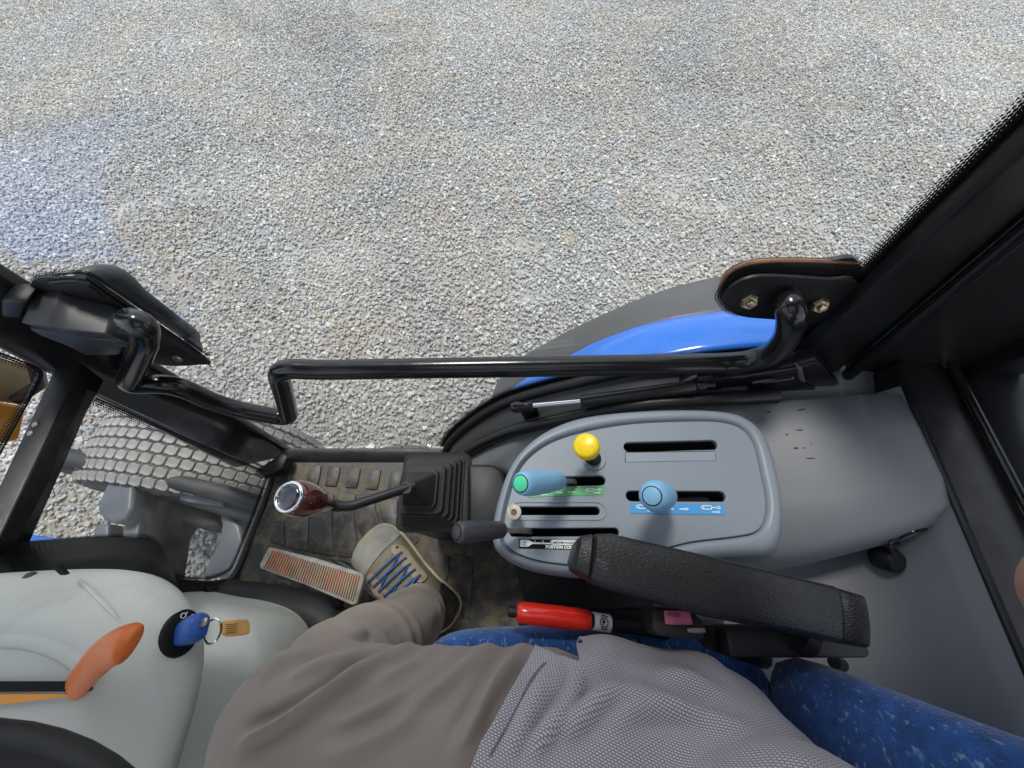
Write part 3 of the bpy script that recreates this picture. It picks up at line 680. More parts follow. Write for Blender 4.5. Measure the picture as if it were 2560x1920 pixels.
# --- bonnet: seen as a blue sliver here and mirrored in the door glass
def hood_ring(x, hw, zt, zb):
    pr = [(-1, 0), (-1, .55), (-.93, .82), (-.72, .97), (-.3, 1.02), (.3, 1.02), (.72, .97), (.93, .82), (1, .55), (1, 0)]
    return [Vector((x, YC+a*hw, zb+(zt-zb)*b)) for a, b in pr]
hr = [hood_ring(x, hw, zt, zb) for x, hw, zt, zb in ((-.93, .27, .53, .16), (-1.05, .275, .52, .14), (-1.4, .27, .46, .10), (-1.8, .255, .42, .05), (-2.1, .24, .37, .0), (-2.22, .20, .30, -.05))]
loft('bonnet', hr, blue_paint, TR, angle=50)
box('bonnet_stripe', (-1.5, YC+.262, .20), (1.0, .022, .05), charcoal, TR)
hk = [(15, 1365), (60, 1345), (130, 1345), (90, 1356), (10, 1380)]
plate('bonnet_edge', [PZ(-20, 1385, .25), PZ(18, 1352, .25), PZ(60, 1335, .25), PZ(150, 1346, .25), PZ(60, 1380, .25)], (0, 0, -.05), blue_paint, TR, (.005, 2))

# ================================================================== CAB DOOR (glass door with its fittings)
DR = thing('cab_door', 'frameless glass cab door with dotted black border beside the seat', 'door', (-.1, FY, .0))
def onA(z):                                                     # glass edge at the A pillar
    a, b = ext(A0, (0, 694), FY, 0, 1.4); return a+(b-a)*((z-a.z)/(b.z-a.z))+Vector((-.02, 0, 0))
bl = PY(2130, 690, FY); bxx = bl.x
darc = [p for p in arc if p.x < bxx+.02]
gl_out = [onA(1.38), onA(.7), onA(.02), Vector((darc[0].x, FY, .02))]+[Vector((p.x, FY, p.z-.004)) for p in darc if p.z > .02]+[Vector((bxx+.03, FY, arcz(bxx)+.01)), Vector((bxx+.03, FY, 1.38))]
plate('glass', gl_out, (0, .005, 0), door_glass, DR, smooth=False)
# dotted borders printed on the inside face
base = [Vector((p.x, FY-.002, p.z)) for p in arc_vis if p.z > .03 and p.x < bxx+.02]
s0 = offs(base, -.030); s1 = offs(base, -.010); s2 = offs(base, .008)
loft('border', [s0, s1], black_plast, DR, closed=False, smooth=False)
uv_strip('border_dots', s1, s2, frit, DR)
e0 = [PY(2118+430*t, 712-430*t, FY-.002) for t in np.linspace(-.35, 1.6, 20)]
dx = Vector((-.016, 0, 0))
uv_strip('border_dots', e0, [p+dx for p in e0], frit, DR)
loft('border', [e0, [p+Vector((.05, 0, 0)) for p in e0]], black_plast, DR, closed=False, smooth=False)
a_e = [onA(z)+Vector((.018, -.002, 0)) for z in np.linspace(.03, 1.3, 20)]
uv_strip('border_dots', a_e, [p+Vector((.012, 0, 0)) for p in a_e], frit, DR)
tube('door_seal', [p+Vector((0, -.012, 0)) for p in offs(base, -.024)], .011, rubber, DR, 10)
# grab bar
gb = [PY(325, 800, .322), PY(356, 812, .312), PY(366, 850, .310), PY(318, 962, .318), PY(432, 958, .322), PY(560, 1018, .325), PY(726, 1048, .325), PY(692, 920, .328), PY(800, 925, .328), PY(1500, 914, .325), PY(1700, 911, .3245), PY(1800, 909, .324)]
gbp = fillet(gb, [0, .03, .03, .032, .045, .06, .034, .034, .03, .01, .01, 0], 8)[:-1]+catmull([PY(1800, 909, .324), PY(1866, 904, .321), PY(1925, 886, .316), PY(1963, 850, .313), PY(1977, 808, .315), PY(1974, 772, .325), PY(1962, 740, .350)], 6)
grab = tube('grab_bar', gbp, .0174, black_gloss, DR, 20)
lathe('bar_end', [(.0001, .012), (.012, .010), (.017, .003), (.018, -.006), (.012, -.016), (.0001, -.018)], PY(318, 806, .318), (-.6, -.6, .5), M('matte_black_cap', (.03, .031, .033), .35, var=.1), DR, 20)
box('bar_foot', PY(312, 846, .325), (.03, .02, .022), charcoal, DR, (.005, 2))
# rear mounting plate of the bar, with dotted print and a rusty outer plate
pp = [(2145, 700), (2060, 690), (1920, 682), (1860, 690), (1822, 712), (1806, 735), (1808, 752), (1830, 775), (1862, 786), (1935, 792), (2030, 803), (2145, 810)]
pl = [PY(*p, FY-.004) for p in pp]
mplate = plate('mounting_plate', catmull(pl, 4, True), (0, -.006, 0), black_satin, DR, (.0015, 2))
ro = [(2150, 658), (2060, 653), (1930, 652), (1865, 660), (1822, 682), (1802, 712), (1798, 740), (1815, 766), (1850, 780), (2150, 800)]
opl = plate('outer_plate', catmull([PY(*p, FY+.012) for p in ro], 4, True), (0, .006, 0), M('aged_black_plate', (.022, .019, .017), .5, var=.4, vs=40, dirt=((.16, .08, .04), .6, 30, .56)), DR)
tube('rusty_edge', catmull([PY(*p, FY+.013) for p in ro[:7]], 5), .0028, rust, opl, 6)
ring = catmull([PY(*p, FY-.0025) for p in [(2150, 700), (2060, 690), (1920, 682), (1860, 690), (1822, 712), (1806, 735), (1808, 752), (1830, 775), (1862, 786)]], 6)
cc = PY(2000, 745, FY-.0025)
uv_strip('plate_dots', ring, [p+(p-cc).normalized()*.012 for p in ring], frit, DR)
for (px, py) in ((1869, 748), (2044, 757)):
    p = PY(px, py, FY-.010); d = Vector((-.1, -1, .35)).normalized()
    nu = lathe('nut', [(.0001, .011), (.0095, .011), (.0118, .008), (.0118, .0), (.0118, -.003)], p, d, zinc, DR, 6, angle=20)
    lathe('bolt_end', [(.0001, .017), (.0045, .0165), (.0055, .015), (.0055, .008)], p, d, zinc, nu, 12)
# front latch: inner plate, dark box and outside handle
lp = [(86, 695), (160, 689), (216, 690), (258, 712), (516, 892), (503, 906), (422, 909), (374, 893), (250, 820), (100, 760)]
plate('latch_plate', catmull([PY(*p, FY-.005) for p in lp], 4, True), (0, -.005, 0), black_satin, DR, (.0015, 2))
ring = catmull([PY(*p, FY-.0035) for p in ((86, 697), (160, 688), (216, 688), (260, 710), (390, 800), (518, 890))], 6); cc = PY(200, 900, FY)
uv_strip('plate_dots', ring, [p+(p-cc).normalized()*.012 for p in ring], frit, DR)
tube('plate_bead', catmull([PY(*p, FY-.012) for p in ((128, 704), (170, 700), (210, 703), (245, 725), (330, 785))], 6), .0035, black_gloss, DR, 8)
bx_ = [(92, 728), (152, 728), (310, 772), (300, 832), (165, 815), (60, 800)]
tp = [PY(*p, .300) for p in ((52, 803), (150, 821), (255, 833), (280, 830), (312, 775), (182, 745), (146, 729), (90, 729), (78, 760))]
bt = [PY(*p, .352) for p in ((58, 800), (160, 818), (262, 836), (302, 880), (320, 800), (190, 755), (150, 735), (95, 735), (80, 760))]
lu = [PY(*p, .350) for p in ((89, 731), (148, 727), (180, 740), (290, 764), (311, 776))]
ll = [PY(*p, .302) for p in ((50, 806), (120, 816), (165, 824), (262, 834), (282, 842))]
latch = loft('latch_box', [[a, b, b+Vector((0, .006, -.028)), a+Vector((0, 0, -.028))] for a, b in zip(lu, ll)], charcoal, DR, bevel=(.0035, 3), angle=25)
under = [PY(*p, .318) for p in ((70, 822), (150, 832), (272, 850), (308, 866), (298, 888), (215, 890), (165, 865), (100, 840))]
plate('latch_base', under, (0, .025, 0), charcoal, DR, (.003, 2))
bvu = bvh_of(DR.children[-1])
for (px, py) in ((245, 867), (185, 866)):
    p, n = hit(bvu, px, py)
    if p: lathe('screw', [(.0001, .001), (.004, .001), (.0055, .0), (.0055, -.002)], p, n, zinc, DR, 12)
ob_ = [PY(*p, .325) for p in ((0, 795), (0, 752), (30, 750), (68, 757), (50, 797))]
plate('latch_hook', ob_, (0, .03, 0), black_plast, DR, (.005, 3))
hd = catmull([PY(205, 700, .405), PY(275, 692, .43), PY(340, 738, .432), PY(430, 800, .432), PY(478, 838, .43), PY(482, 868, .405), PY(470, 880, .375)], 6)
hrings = []
T_, N_ = frames(hd)
for i, p in enumerate(hd):
    t = i/(len(hd)-1); w = (.020, .026, .020, .016, .016, .016, .014); wv = float(np.interp(t*6, range(7), w))
    n1 = Vector((0, 1, 0)); n1 = (n1-T_[i]*n1.dot(T_[i])).normalized(); n2 = T_[i].cross(n1)
    hrings.append([p+n1*math.cos(a)*wv*.7+n2*math.sin(a)*wv for a in [2*math.pi*s/12 for s in range(12)]])
loft('outer_handle', hrings, charcoal, DR, angle=60)
lathe('plate_bolt', [(.0001, .003), (.006, .003), (.008, .001), (.008, -.002)], PY(445, 897, FY-.010), (0, -1, .2), zinc, DR, 12)
# gas strut that holds the door
GS = thing('gas_strut', 'slim gas strut with bright rod below the grab bar', 'gas strut', PY(1500, 985, .318))
s_a, s_b, s_c, s_d = PY(1292, 1018, .298), PY(1455, 1003, .298), PY(1452, 1004, .298), PY(1738, 966, .298)
lathe('ball_joint', [(.0001, -.013), (.008, -.010), (.011, -.002), (.0105, .005), (.0075, .010), (.0075, .024), (.009, .025), (.009, .030), (.006, .031)], s_a, s_b-s_a, black_gloss, GS, 16)
tube('rod', [s_a+(s_b-s_a)*.12, s_b], .0046, chrome, GS, 12)
dv = (s_d-s_c)
tube('cylinder', [s_c, s_c+dv*.004, s_c+dv*.985, s_d], lambda t: .0112 if .001 < t < .999 else .0095, M('strut_black', (.018, .018, .019), .28, var=.1), GS, 18)
lathe('collar', [(.007, 0), (.009, .002), (.009, .014), (.006, .018), (.006, .03)], s_d, dv, black_satin, GS, 14)
plate('ball_bracket', [PY(1300, 1030, .300), PY(1340, 1018, .300), PY(1348, 1040, .300), PY(1330, 1056, .300), PY(1312, 1052, .300)], (0, .012, 0), black_gloss, GS, (.002, 2))
plate('end_bracket', [PY(1745, 950, .300), PY(1780, 946, .300), PY(1872, 943, .300), PY(1800, 975, .300), PY(1755, 978, .300)], (0, .02, 0), black_gloss, GS, (.002, 2))

# ================================================================== FLOOR MAT
FM = thing('floor_mat', 'black ribbed rubber floor mat smeared with dried mud', 'floor mat', (-.3, .1, 0))
mo = [(727, 1146), (1000, 1156), (1090, 1160), (1230, 1230), (1330, 1560), (1200, 1750), (700, 1700), (560, 1520), (575, 1472), (600, 1425), (632, 1345), (668, 1262), (690, 1195)]
plate('mat_sheet', [PZ(*p, .006) for p in mo], (0, 0, -.008), mat_rub, FM)
def c3(x, y): return (600+x*.3375, 1080+y*.3375)
pads = []
for dx_, dy_ in ((0, 0), (140, 8), (288, 20), (440, 32), (600, 44)):
    pads.append([(522+dx_, 245+dy_), (608+dx_, 250+dy_), (595+dx_, 330+dy_), (578+dx_, 398+dy_), (490+dx_, 392+dy_), (505+dx_, 320+dy_)])
def rib(tops, bots):
    return tops+bots[::-1]
long_ribs = [
    [(500, 440), (540, 445), (520, 560), (512, 700), (512, 880), (345, 860), (342, 700), (365, 560), (400, 470)],
    [(665, 455), (700, 460), (690, 540), (680, 640), (690, 800), (715, 920), (525, 890), (520, 700), (530, 560), (570, 450)],
    [(740, 455), (860, 465), (848, 560), (850, 680), (870, 780), (840, 930), (730, 925), (700, 800), (692, 640), (705, 540)],
    [(895, 470), (1010, 480), (1005, 560), (1030, 660), (1080, 740), (1040, 830), (900, 770), (868, 680), (862, 560)],
    [(1045, 490), (1170, 500), (1165, 600), (1200, 690), (1330, 800), (1280, 850), (1120, 740), (1060, 660), (1030, 560)],
    [(1380, 860), (1560, 920), (1540, 1080), (1490, 1230), (1440, 1000)],
    [(1590, 900), (1735, 930), (1700, 1400), (1640, 1380), (1655, 1150)],
    [(250, 1085), (330, 1095), (384, 1110), (378, 1152), (265, 1146)],
    [(240, 660), (330, 660), (332, 840), (235, 820)],
]
for k, pg in enumerate(pads):
    plate('mat_pad', [PZ(*c3(*p), .006) for p in pg], (0, 0, .0055), mat_pad, FM, (.0035, 2))
for pg in long_ribs:
    plate('mat_rib', [PZ(*c3(*p), .006) for p in pg], (0, 0, .004), mat_pad, FM, (.0025, 2))
# raised front lip and the moulded hump by the dashboard
hump = []
for s, (a, b) in enumerate((((520, 1500), (600, 1500)), ((560, 1540), (700, 1500)), ((640, 1560), (790, 1560)), ((700, 1600), (900, 1600)))):
    pass
hp = [PZ(545, 1500, .03), PZ(640, 1510, .03), PZ(730, 1525, .03), PZ(800, 1545, .03), PZ(860, 1600, .03)]
tube('mat_hump', catmull(hp, 6), lambda t: .045, rubber, FM, 14)

# ================================================================== FOOT PEDAL
FP = thing('foot_pedal', 'worn ribbed foot pedal with orange paint traces left of the shoe', 'pedal', PZ(780, 1440, 0))
pc = [c3(*p) for p in ((222, 853), (560, 935), (905, 1045), (922, 1075), (865, 1270), (830, 1282), (480, 1130), (148, 1010), (143, 985), (205, 860))]
ptop = []
for i, p in enumerate(pc):
    zz = .165-.05*(p[0]-650)/260; ptop.append(PZ(*p, zz))
ppl = plate('pedal_plate', ptop, (0, 0, -.014), pedal_rim, FP, (.004, 2))
A_, B_, C_, D_ = [c3(*p) for p in ((240, 875), (895, 1065), (845, 1255), (175, 1005))]
def pq(s, t):
    a = (A_[0]+(B_[0]-A_[0])*s, A_[1]+(B_[1]-A_[1])*s); d = (D_[0]+(C_[0]-D_[0])*s, D_[1]+(C_[1]-D_[1])*s)
    p = (a[0]+(d[0]-a[0])*t, a[1]+(d[1]-a[1])*t); return PZ(*p, .165-.05*(p[0]-650)/260)
rv, rf = [], []; NR = 38
for k in range(NR):
    s0_, s1_ = (k+.08)/NR, (k+.72)/NR; sm_ = (s0_+s1_)/2
    up_ = Vector((0, 0, .0035)); b_ = len(rv)
    for t in (0, .02, .98, 1):
        h_ = 0 if t in (0, 1) else 1
        rv += [pq(s0_, t)-Vector((0, 0, .001)), pq(s0_+.15/NR, t)+up_*h_, pq(s1_-.15/NR, t)+up_*h_, pq(s1_, t)-Vector((0, 0, .001))]
    for r_ in range(3):
        for c_ in range(3): rf.append((b_+r_*4+c_, b_+r_*4+c_+1, b_+(r_+1)*4+c_+1, b_+(r_+1)*4+c_))
tag(mk('pedal_ribs', rv, rf, pedal_mat, FP, smooth=True), kind='stuff')
tube('pedal_arm', [PZ(860, 1440, .11), PZ(850, 1500, .06), PZ(830, 1540, .0)], .012, black_satin, FP, 12)
plate('pedal_bracket', [PZ(820, 1397, .06), PZ(850, 1402, .06), PZ(895, 1428, .06), PZ(880, 1440, .06)], (0, 0, -.05), black_plast, FP, (.003, 2))

# ================================================================== DASHBOARD
DB = thing('dashboard', 'pale grey moulded dashboard cowl with throttle slot', 'dashboard', (-.5, YC, 0))
def inset(out, d):
    n = len(out); r = []
    ar = sum(out[i][0]*out[(i+1) % n][1]-out[(i+1) % n][0]*out[i][1] for i in range(n)); sg = 1 if ar > 0 else -1
    for i in range(n):
        a, b = Vector(out[i-1]), Vector(out[(i+1) % n]); t = (b-a).normalized(); r.append((out[i][0]-t.y*d*sg, out[i][1]+t.x*d*sg))
    return r
half = [(-.70, .012), (-.62, .018), (-.515, .022), (-.455, .017), (-.408, -.004), (-.370, -.042), (-.354, -.09), (-.351, -.16)]
outl = half+[(-.351, YC)]+[(x, 2*YC-y) for x, y in half[::-1]]
outl = [(p.x, p.y) for p in catmull([Vector((x, y, 0)) for x, y in outl], 5, False)]
def at_z(o, z): return [Vector((x, y, z)) for x, y in o]
def ins2(out, d):
    x0, x1 = min(p[0] for p in out), max(p[0] for p in out); y0, y1 = min(p[1] for p in out), max(p[1] for p in out); xm, ym = (x0+x1)/2, (y0+y1)/2
    return [(xm+(a-xm)*(1-d/((x1-x0)/2)), ym+(b-ym)*(1-d/((y1-y0)/2))) for a, b in out]
cr_ = [at_z(ins2(outl, .14), .42), at_z(ins2(outl, .07), .45), at_z(ins2(outl, .012), .515), at_z(ins2(outl, .001), .535), at_z(outl, .550), at_z(ins2(outl, .005), .562), at_z(ins2(outl, .012), .570), at_z(ins2(outl, .040), .597), at_z(ins2(outl, .048), .6035), at_z(ins2(outl, .056), .606), at_z(ins2(outl, .066), .606)]
in0 = ins2(outl, .066); cx0, cy0 = sum(p[0] for p in in0)/len(in0), sum(p[1] for p in in0)/len(in0)
for k_, z_ in ((.8, .609), (.55, .610), (.3, .610), (.05, .610)): cr_.append(at_z([(cx0+(a-cx0)*k_, cy0+(b-cy0)*k_) for a, b in in0], z_))
cowl = loft('cowl', cr_, cowl_grey, DB, cap=(False, True), angle=60)
bvc = bvh_of(cowl)
# raised crease line on the cowl
def onto(pxs, bv_, lift, k=5):
    r = [hit(bv_, *p, lift)[0] for p in pxs]; return catmull([p for p in r if p is not None], k)
# lower column cover
h2 = [(-.72, -.005), (-.63, -.02), (-.56, -.03), (-.505, -.045), (-.465, -.07), (-.435, -.12), (-.42, -.18)]
o2 = h2+[(-.417, YC)]+[(x, 2*YC-y) for x, y in h2[::-1]]
o2 = [(p.x, p.y) for p in catmull([Vector((x, y, 0)) for x, y in o2], 5, False)]
loft('column_cover', [at_z(ins2(o2, -.01), .0), at_z(o2, .18), at_z(ins2(o2, .004), .235), at_z(ins2(o2, .015), .255), at_z(ins2(o2, .05), .27), at_z(ins2(o2, .09), .30)], cowl_grey, DB, angle=60)
# seam groove, slot, stripe
seam = onto([(185, 1440), (220, 1470), (270, 1520), (305, 1560)], bvc, .0)
tube('cowl_seam', seam, lambda t: .0003+.0030*math.sin(math.pi*min(max(t, .0), 1)), cowl_grey, DB, 8)
rdg = onto([(0, 1600), (80, 1606), (150, 1630), (205, 1665)], bvc, -.003)
tube('cowl_ridge', rdg, .008, cowl_grey, DB, 10)
def decal(name, pxs, bv_, lift, mat, parent, th=.0008, k=0):
    ps = [hit(bv_, *p, lift)[0] for p in pxs]
    if any(p is None for p in ps): return None
    n = hit(bv_, *pxs[0])[1]
    return plate(name, ps, -n*th, mat, parent, smooth=False)
# throttle slot: flat raised strip, coloured black to imitate the shade inside a channel
zt = .6135
def TP(px, py, z=zt): return PZ(px, py, z)
sl_pts = [TP(-200, 1703), TP(170, 1703), TP(225, 1712), TP(235, 1720), TP(228, 1727), TP(170, 1728), TP(-200, 1729)]
plate('throttle_slot', sl_pts, (0, 0, .002), black_print, DB, smooth=False)
plate('throttle_stripe', [TP(-200, 1736), TP(150, 1734), TP(192, 1737), TP(150, 1743), TP(60, 1754), TP(-200, 1785)], (0, 0, .0016), orange_print, DB, smooth=False)
plate('cowl_gap', [PZ(140, 1416, .60), PZ(158, 1413, .60), PZ(176, 1434, .60), PZ(164, 1438, .60)], (0, 0, .006), black_print, DB, smooth=False)
p, n = hit(bvc, 74, 1438)
if p: lathe('cowl_clip', [(.0001, .002), (.004, .002), (.006, .0), (.006, -.003)], p, n, charcoal, DB, 16)
# ignition switch plate on the rear shoulder
kp, kpn = hit(bvc, 452, 1583)
kn = (kpn*.5+Vector((.85, .15, .45))).normalized(); kc = kp+kn*.004
kx = Vector((0, 1, 0)); kx = (kx-kn*kx.dot(kn)).normalized(); ky = kn.cross(kx)
sw = plate('switch_plate', [kc+kx*math.cos(a)*.024+ky*math.sin(a)*.018 for a in [2*math.pi*i/28 for i in range(28)]], -kn*.012, black_print, DB, (.002, 2))
plate('switch_mark', [kc+kn*.0006+kx*a+ky*b for a, b in ((.002, -.0185), (.014, -.0145), (.010, -.007), (.004, -.008))], kn*.0004, maroon, sw, smooth=False)
def ringlet(name, c, a, b, r, w, mat, parent, arc_=(0, 360), n=16):
    pts = [c+(a*math.cos(R(q_))+b*math.sin(R(q_)))*r for q_ in np.linspace(*arc_, n)]
    return tube(name, pts, w, mat, parent, 5)
for k, (aa, bb) in enumerate(((.0145, -.0065), (.0165, .0035))):
    c_ = kc+kn*.001+kx*aa+ky*bb
    ringlet('switch_symbol', c_, kx, ky, .0026, .0005, white_print, sw)
    tube('switch_symbol', [c_+kx*.002-ky*.002, c_+kx*.0036-ky*.0036], .0005, white_print, sw, 5)
# throttle lever
TL = thing('throttle_lever', 'orange curved throttle lever rising from dashboard slot', 'lever', TP(190, 1720))
tp_ = catmull([TP(188, 1722, .606), PZ(208, 1692, .622), PZ(240, 1655, .642), PZ(280, 1622, .656), PZ(315, 1608, .662), PZ(338, 1608, .662)], 6)
T_, N_ = frames(tp_); rings = []
for i, p in enumerate(tp_):
    t = i/(len(tp_)-1); w = float(np.interp(t, [0, .15, .4, .7, 1], [.011, .0135, .0155, .0165, .0165]))*(math.sqrt(max(1-((t-.80)/.2)**2, .004)) if t > .80 else 1)
    n1 = Vector((.5, .3, .8)); n1 = (n1-T_[i]*n1.dot(T_[i])).normalized(); n2 = T_[i].cross(n1)
    rings.append([p+n1*math.cos(a)*w*.62+n2*math.sin(a)*w for a in [2*math.pi*s/18 for s in range(18)]])
loft('lever_grip', rings, orange_pl, TL, angle=70)
# ignition key, ring and wooden tag
IK = thing('ignition_key', 'blue plastic ignition key turned in the switch', 'key', kc)
kd = kn
bowpts = [(-.030, -.010), (-.022, -.0125), (.010, -.0145), (.022, -.009), (.025, .0), (.022, .009), (.010, .0145), (-.022, .0125), (-.030, .010)]
kr = []
for h_, s_ in ((.001, .80), (.006, .96), (.020, 1.0), (.030, .92), (.034, .75)):
    kr.append([kc+kn*h_+kx*(a*s_*.52)+ky*(b*s_*.82) for a, b in bowpts])
loft('key_collar', kr, key_blue, IK, bevel=(.003, 2))
kh = kc+kn*.034
plate('key_blade', [kh+kx*a+kn*b+ky*.002 for a, b in ((-.004, -.004), (.004, -.004), (.005, .006), (.003, .010), (-.003, .010), (-.005, .006))], -ky*.004, steel, IK, (.001, 1))
KT = thing('key_tag', 'tan wooden key tag with burnt lettering hanging on a steel ring', 'key tag', PZ(575, 1572, .5))
rc = PZ(532, 1578, .555)
ringlet('key_ring', rc, Vector((1, 0, .35)).normalized(), Vector((0, 1, .1)).normalized(), .0125, .0012, chrome, KT, (0, 360), 28)
tg_px = [(548, 1562), (560, 1552), (598, 1550), (605, 1560), (606, 1580), (600, 1588), (566, 1592), (552, 1583)]
tz = .53
tgp = [PZ(*p, tz-.02*(p[0]-548)/58) for p in tg_px]
tgo = plate('tag', catmull(tgp, 3, True), (.004, 0, -.009), wood_tag, KT, (.0018, 2))
for r_ in range(5):
    y0_ = 1560+r_*5.2; x0_, x1_ = 563+(r_ % 2)*2, 594-(r_ % 3)*2
    a_ = PZ(x0_, y0_+1, tz-.02*(x0_-548)/58+.0006); b_ = PZ(x1_, y0_-2, tz-.02*(x1_-548)/58+.0006); h_ = (PZ(x0_, y0_+3.2, tz-.02*(x0_-548)/58+.0006)-a_)
    plate('burnt_line', [a_, b_, b_+h_, a_+h_], (0, 0, -.0003), wood_burn, tgo, smooth=False)
# steering wheel
SW = thing('steering_wheel', 'black steering wheel rim in front of the dashboard', 'steering wheel', (-.338, YC, .70))
sc_ = Vector((-.348, YC-.006, .769)); sn = Vector((.22, 0, .97)).normalized(); sa = Vector((0, 1, 0)); sb = sn.cross(sa)
rp2 = [sc_+(sa*math.cos(a)+sb*math.sin(a))*.186 for a in [2*math.pi*i/64 for i in range(65)]]
tube('rim', rp2, .0140, black_plast, SW, 16, cap=(False, False))
lathe('hub', [(.0001, .02), (.04, .018), (.05, .0), (.045, -.03), (.03, -.05)], sc_-sn*.03, sn, black_plast, SW, 28)
for a in (R(100), R(180), R(260)):
    d_ = sa*math.cos(a)+sb*math.sin(a); tube('spoke', [sc_-sn*.03+d_*.04, sc_-sn*.02+d_*.11, sc_+d_*.184], .010, black_satin, SW, 10)
tube('column', [sc_-sn*.04, sc_-sn*.20], .022, black_plast, SW, 14)

# ================================================================== GEAR LEVER
GL = thing('gear_lever', 'gear lever with glossy red wood knob and chrome ring on black bellows', 'gear lever', PZ(1090, 1230, .0))
gb0 = PZ(1087, 1226, .335); gtip = PZ(1020, 1219, .445); rots = R(4)
def sq_ring(c, h, r, tw=0.0, el=1.12):
    out = []
    for x, y in rrect(0, 0, h, h*el, r, 3):
        out.append(c+Vector((x*math.cos(tw)-y*math.sin(tw), x*math.sin(tw)+y*math.cos(tw), 0)))
    return out
bt_rings = []; nt_ = 6
hs = [.0575, .0535, .049, .044, .038, .030]
for i, h in enumerate(hs):
    c = gb0+(gtip-gb0)*(i*.105); c2 = gb0+(gtip-gb0)*(i*.105+.075)
    bt_rings += [sq_ring(c, h, .010), sq_ring(c2, h-.0006, .010), sq_ring(c2+Vector((0, 0, .001)), h-.0035, .009)]
bt_rings += [sq_ring(gb0+(gtip-gb0)*.64, .026, .006), sq_ring(gb0+(gtip-gb0)*.93, .0105, .005), sq_ring(gtip, .0095, .006), sq_ring(gtip+(gtip-gb0)*.06, .0085, .006)]
loft('bellows', bt_rings, rubber, GL, angle=25)
# shell below the bellows
hc = gb0-Vector((0, 0, .012))
loft('lever_base', [sq_ring(gb0+Vector((0, 0, -.30)), .05, .012), sq_ring(gb0+Vector((0, 0, -.05)), .060, .012), sq_ring(gb0+Vector((0, 0, -.02)), .066, .014), sq_ring(gb0+Vector((0, 0, .002)), .066, .014), sq_ring(gb0+Vector((0, 0, .004)), .060, .012)], black_plast, GL, angle=40)
rb_px = [(1168, 1158), (1235, 1160), (1258, 1176), (1266, 1210), (1262, 1270), (1250, 1320), (1170, 1316)]
plate('side_box', [PZ(*p, .345) for p in rb_px], (0, 0, -.25), black_plast, GL, (.008, 3))
lbp = [PZ(1075, 1318, .25), PZ(1112, 1320, .25), PZ(1110, 1330, .25), PZ(1073, 1328, .25)]
plate('base_tab', lbp, (0, 0, .01), M('dusty_tab', (.30, .28, .24), .6, var=.4, vs=90), GL, (.001, 1))
kcn = PZ(735, 1243, .525); neck = PZ(836, 1263, .478)
rodp = fillet([gtip, PZ(872, 1267, .470), neck], .02, 5)
tube('rod', [gtip-(PZ(872, 1267, .470)-gtip)*.12]+rodp, .0078, black_satin, GL, 14)
tip_ = PZ(728, 1243, .570); ax = (tip_-neck); Ls = ax.length; axd = ax.normalized()
kprof = [(.0075, 0), (.0085, .004), (.0098, .010), (.0135, .022), (.0195, .036), (.0255, .050), (.0290, .064), (.0298, .074), (.0290, .084), (.0262, .092), (.0232, .0965)]
knob = lathe('knob', [(r_*.80, h_*(Ls+.004)/.0965) for r_, h_ in kprof], neck, axd, wood_knob, GL, 32, angle=80)
ktop = neck+axd*(Ls+.004)
lathe('chrome_ring', [(.0190, -.003), (.0204, .0), (.0196, .0022), (.0178, .0028), (.0162, .0015), (.0160, -.002)], ktop, axd, chrome, knob, 36, angle=60)
lathe('knob_cap', [(.0158, -.002), (.0156, .0004), (.0120, .0014), (.0001, .0018)], ktop, axd, dark_lens, knob, 32, angle=80)
tube('knob_collar', [neck-axd*.014, neck+axd*.004], .0088, rubber, GL, 14)

# ================================================================== SIDE CONSOLE
CZ = .525
SC = thing('side_console', 'blue-grey control console with lever slots beside the seat', 'console', PZ(1600, 1230, .1))
def c4(x, y): return (1180+x*.3707, 1000+y*.3707)
rim_px = [(1230, 1340), (1233, 1300), (1247, 1240), (1268, 1180), (1302, 1128), (1358, 1082), (1439, 1048), (1551, 1031), (1699, 1024), (1810, 1029), (1868, 1048), (1908, 1085), (1934, 1148), (1953, 1241), (1956, 1308), (1948, 1365), (1915, 1393), (1820, 1402), (1715, 1412), (1600, 1434), (1500, 1446), (1420, 1443), (1340, 1430), (1282, 1408), (1243, 1378)]
grv_px = [(1256, 1338), (1258, 1305), (1268, 1255), (1291, 1185), (1328, 1137), (1388, 1100), (1477, 1074), (1588, 1057), (1736, 1051), (1810, 1055), (1858, 1073), (1886, 1111), (1904, 1185), (1917, 1255), (1911, 1305), (1888, 1333), (1829, 1345), (1736, 1356), (1670, 1372), (1590, 1400), (1500, 1414), (1432, 1415), (1347, 1404), (1291, 1385), (1262, 1362)]
def xy(pts): return [(p.x, p.y) for p in pts]
rim_o = xy(catmull([PZ(*p, CZ-.010) for p in rim_px], 4, True)); grv = xy(catmull([PZ(*p, CZ) for p in grv_px], 4, True))
mid = [(a[0]*.6+b[0]*.4, a[1]*.6+b[1]*.4) for a, b in zip(rim_o, grv)]
mid2 = [(a[0]*.3+b[0]*.7, a[1]*.3+b[1]*.7) for a, b in zip(rim_o, grv)]
shell = loft('shell', [at_z(inset(rim_o, .035), .02), at_z(inset(rim_o, .015), .30), at_z(inset(rim_o, .003), CZ-.06), at_z(rim_o, CZ-.022), at_z(inset(rim_o, .002), CZ-.008), at_z(mid, CZ+.003), at_z(mid2, CZ+.005), at_z(inset(grv, -.0035), CZ+.0035), at_z(inset(grv, -.001), CZ), at_z(grv, CZ-.005), at_z(inset(grv, .004), CZ-.006)], cons_grey, SC, cap=(False, False), angle=70)
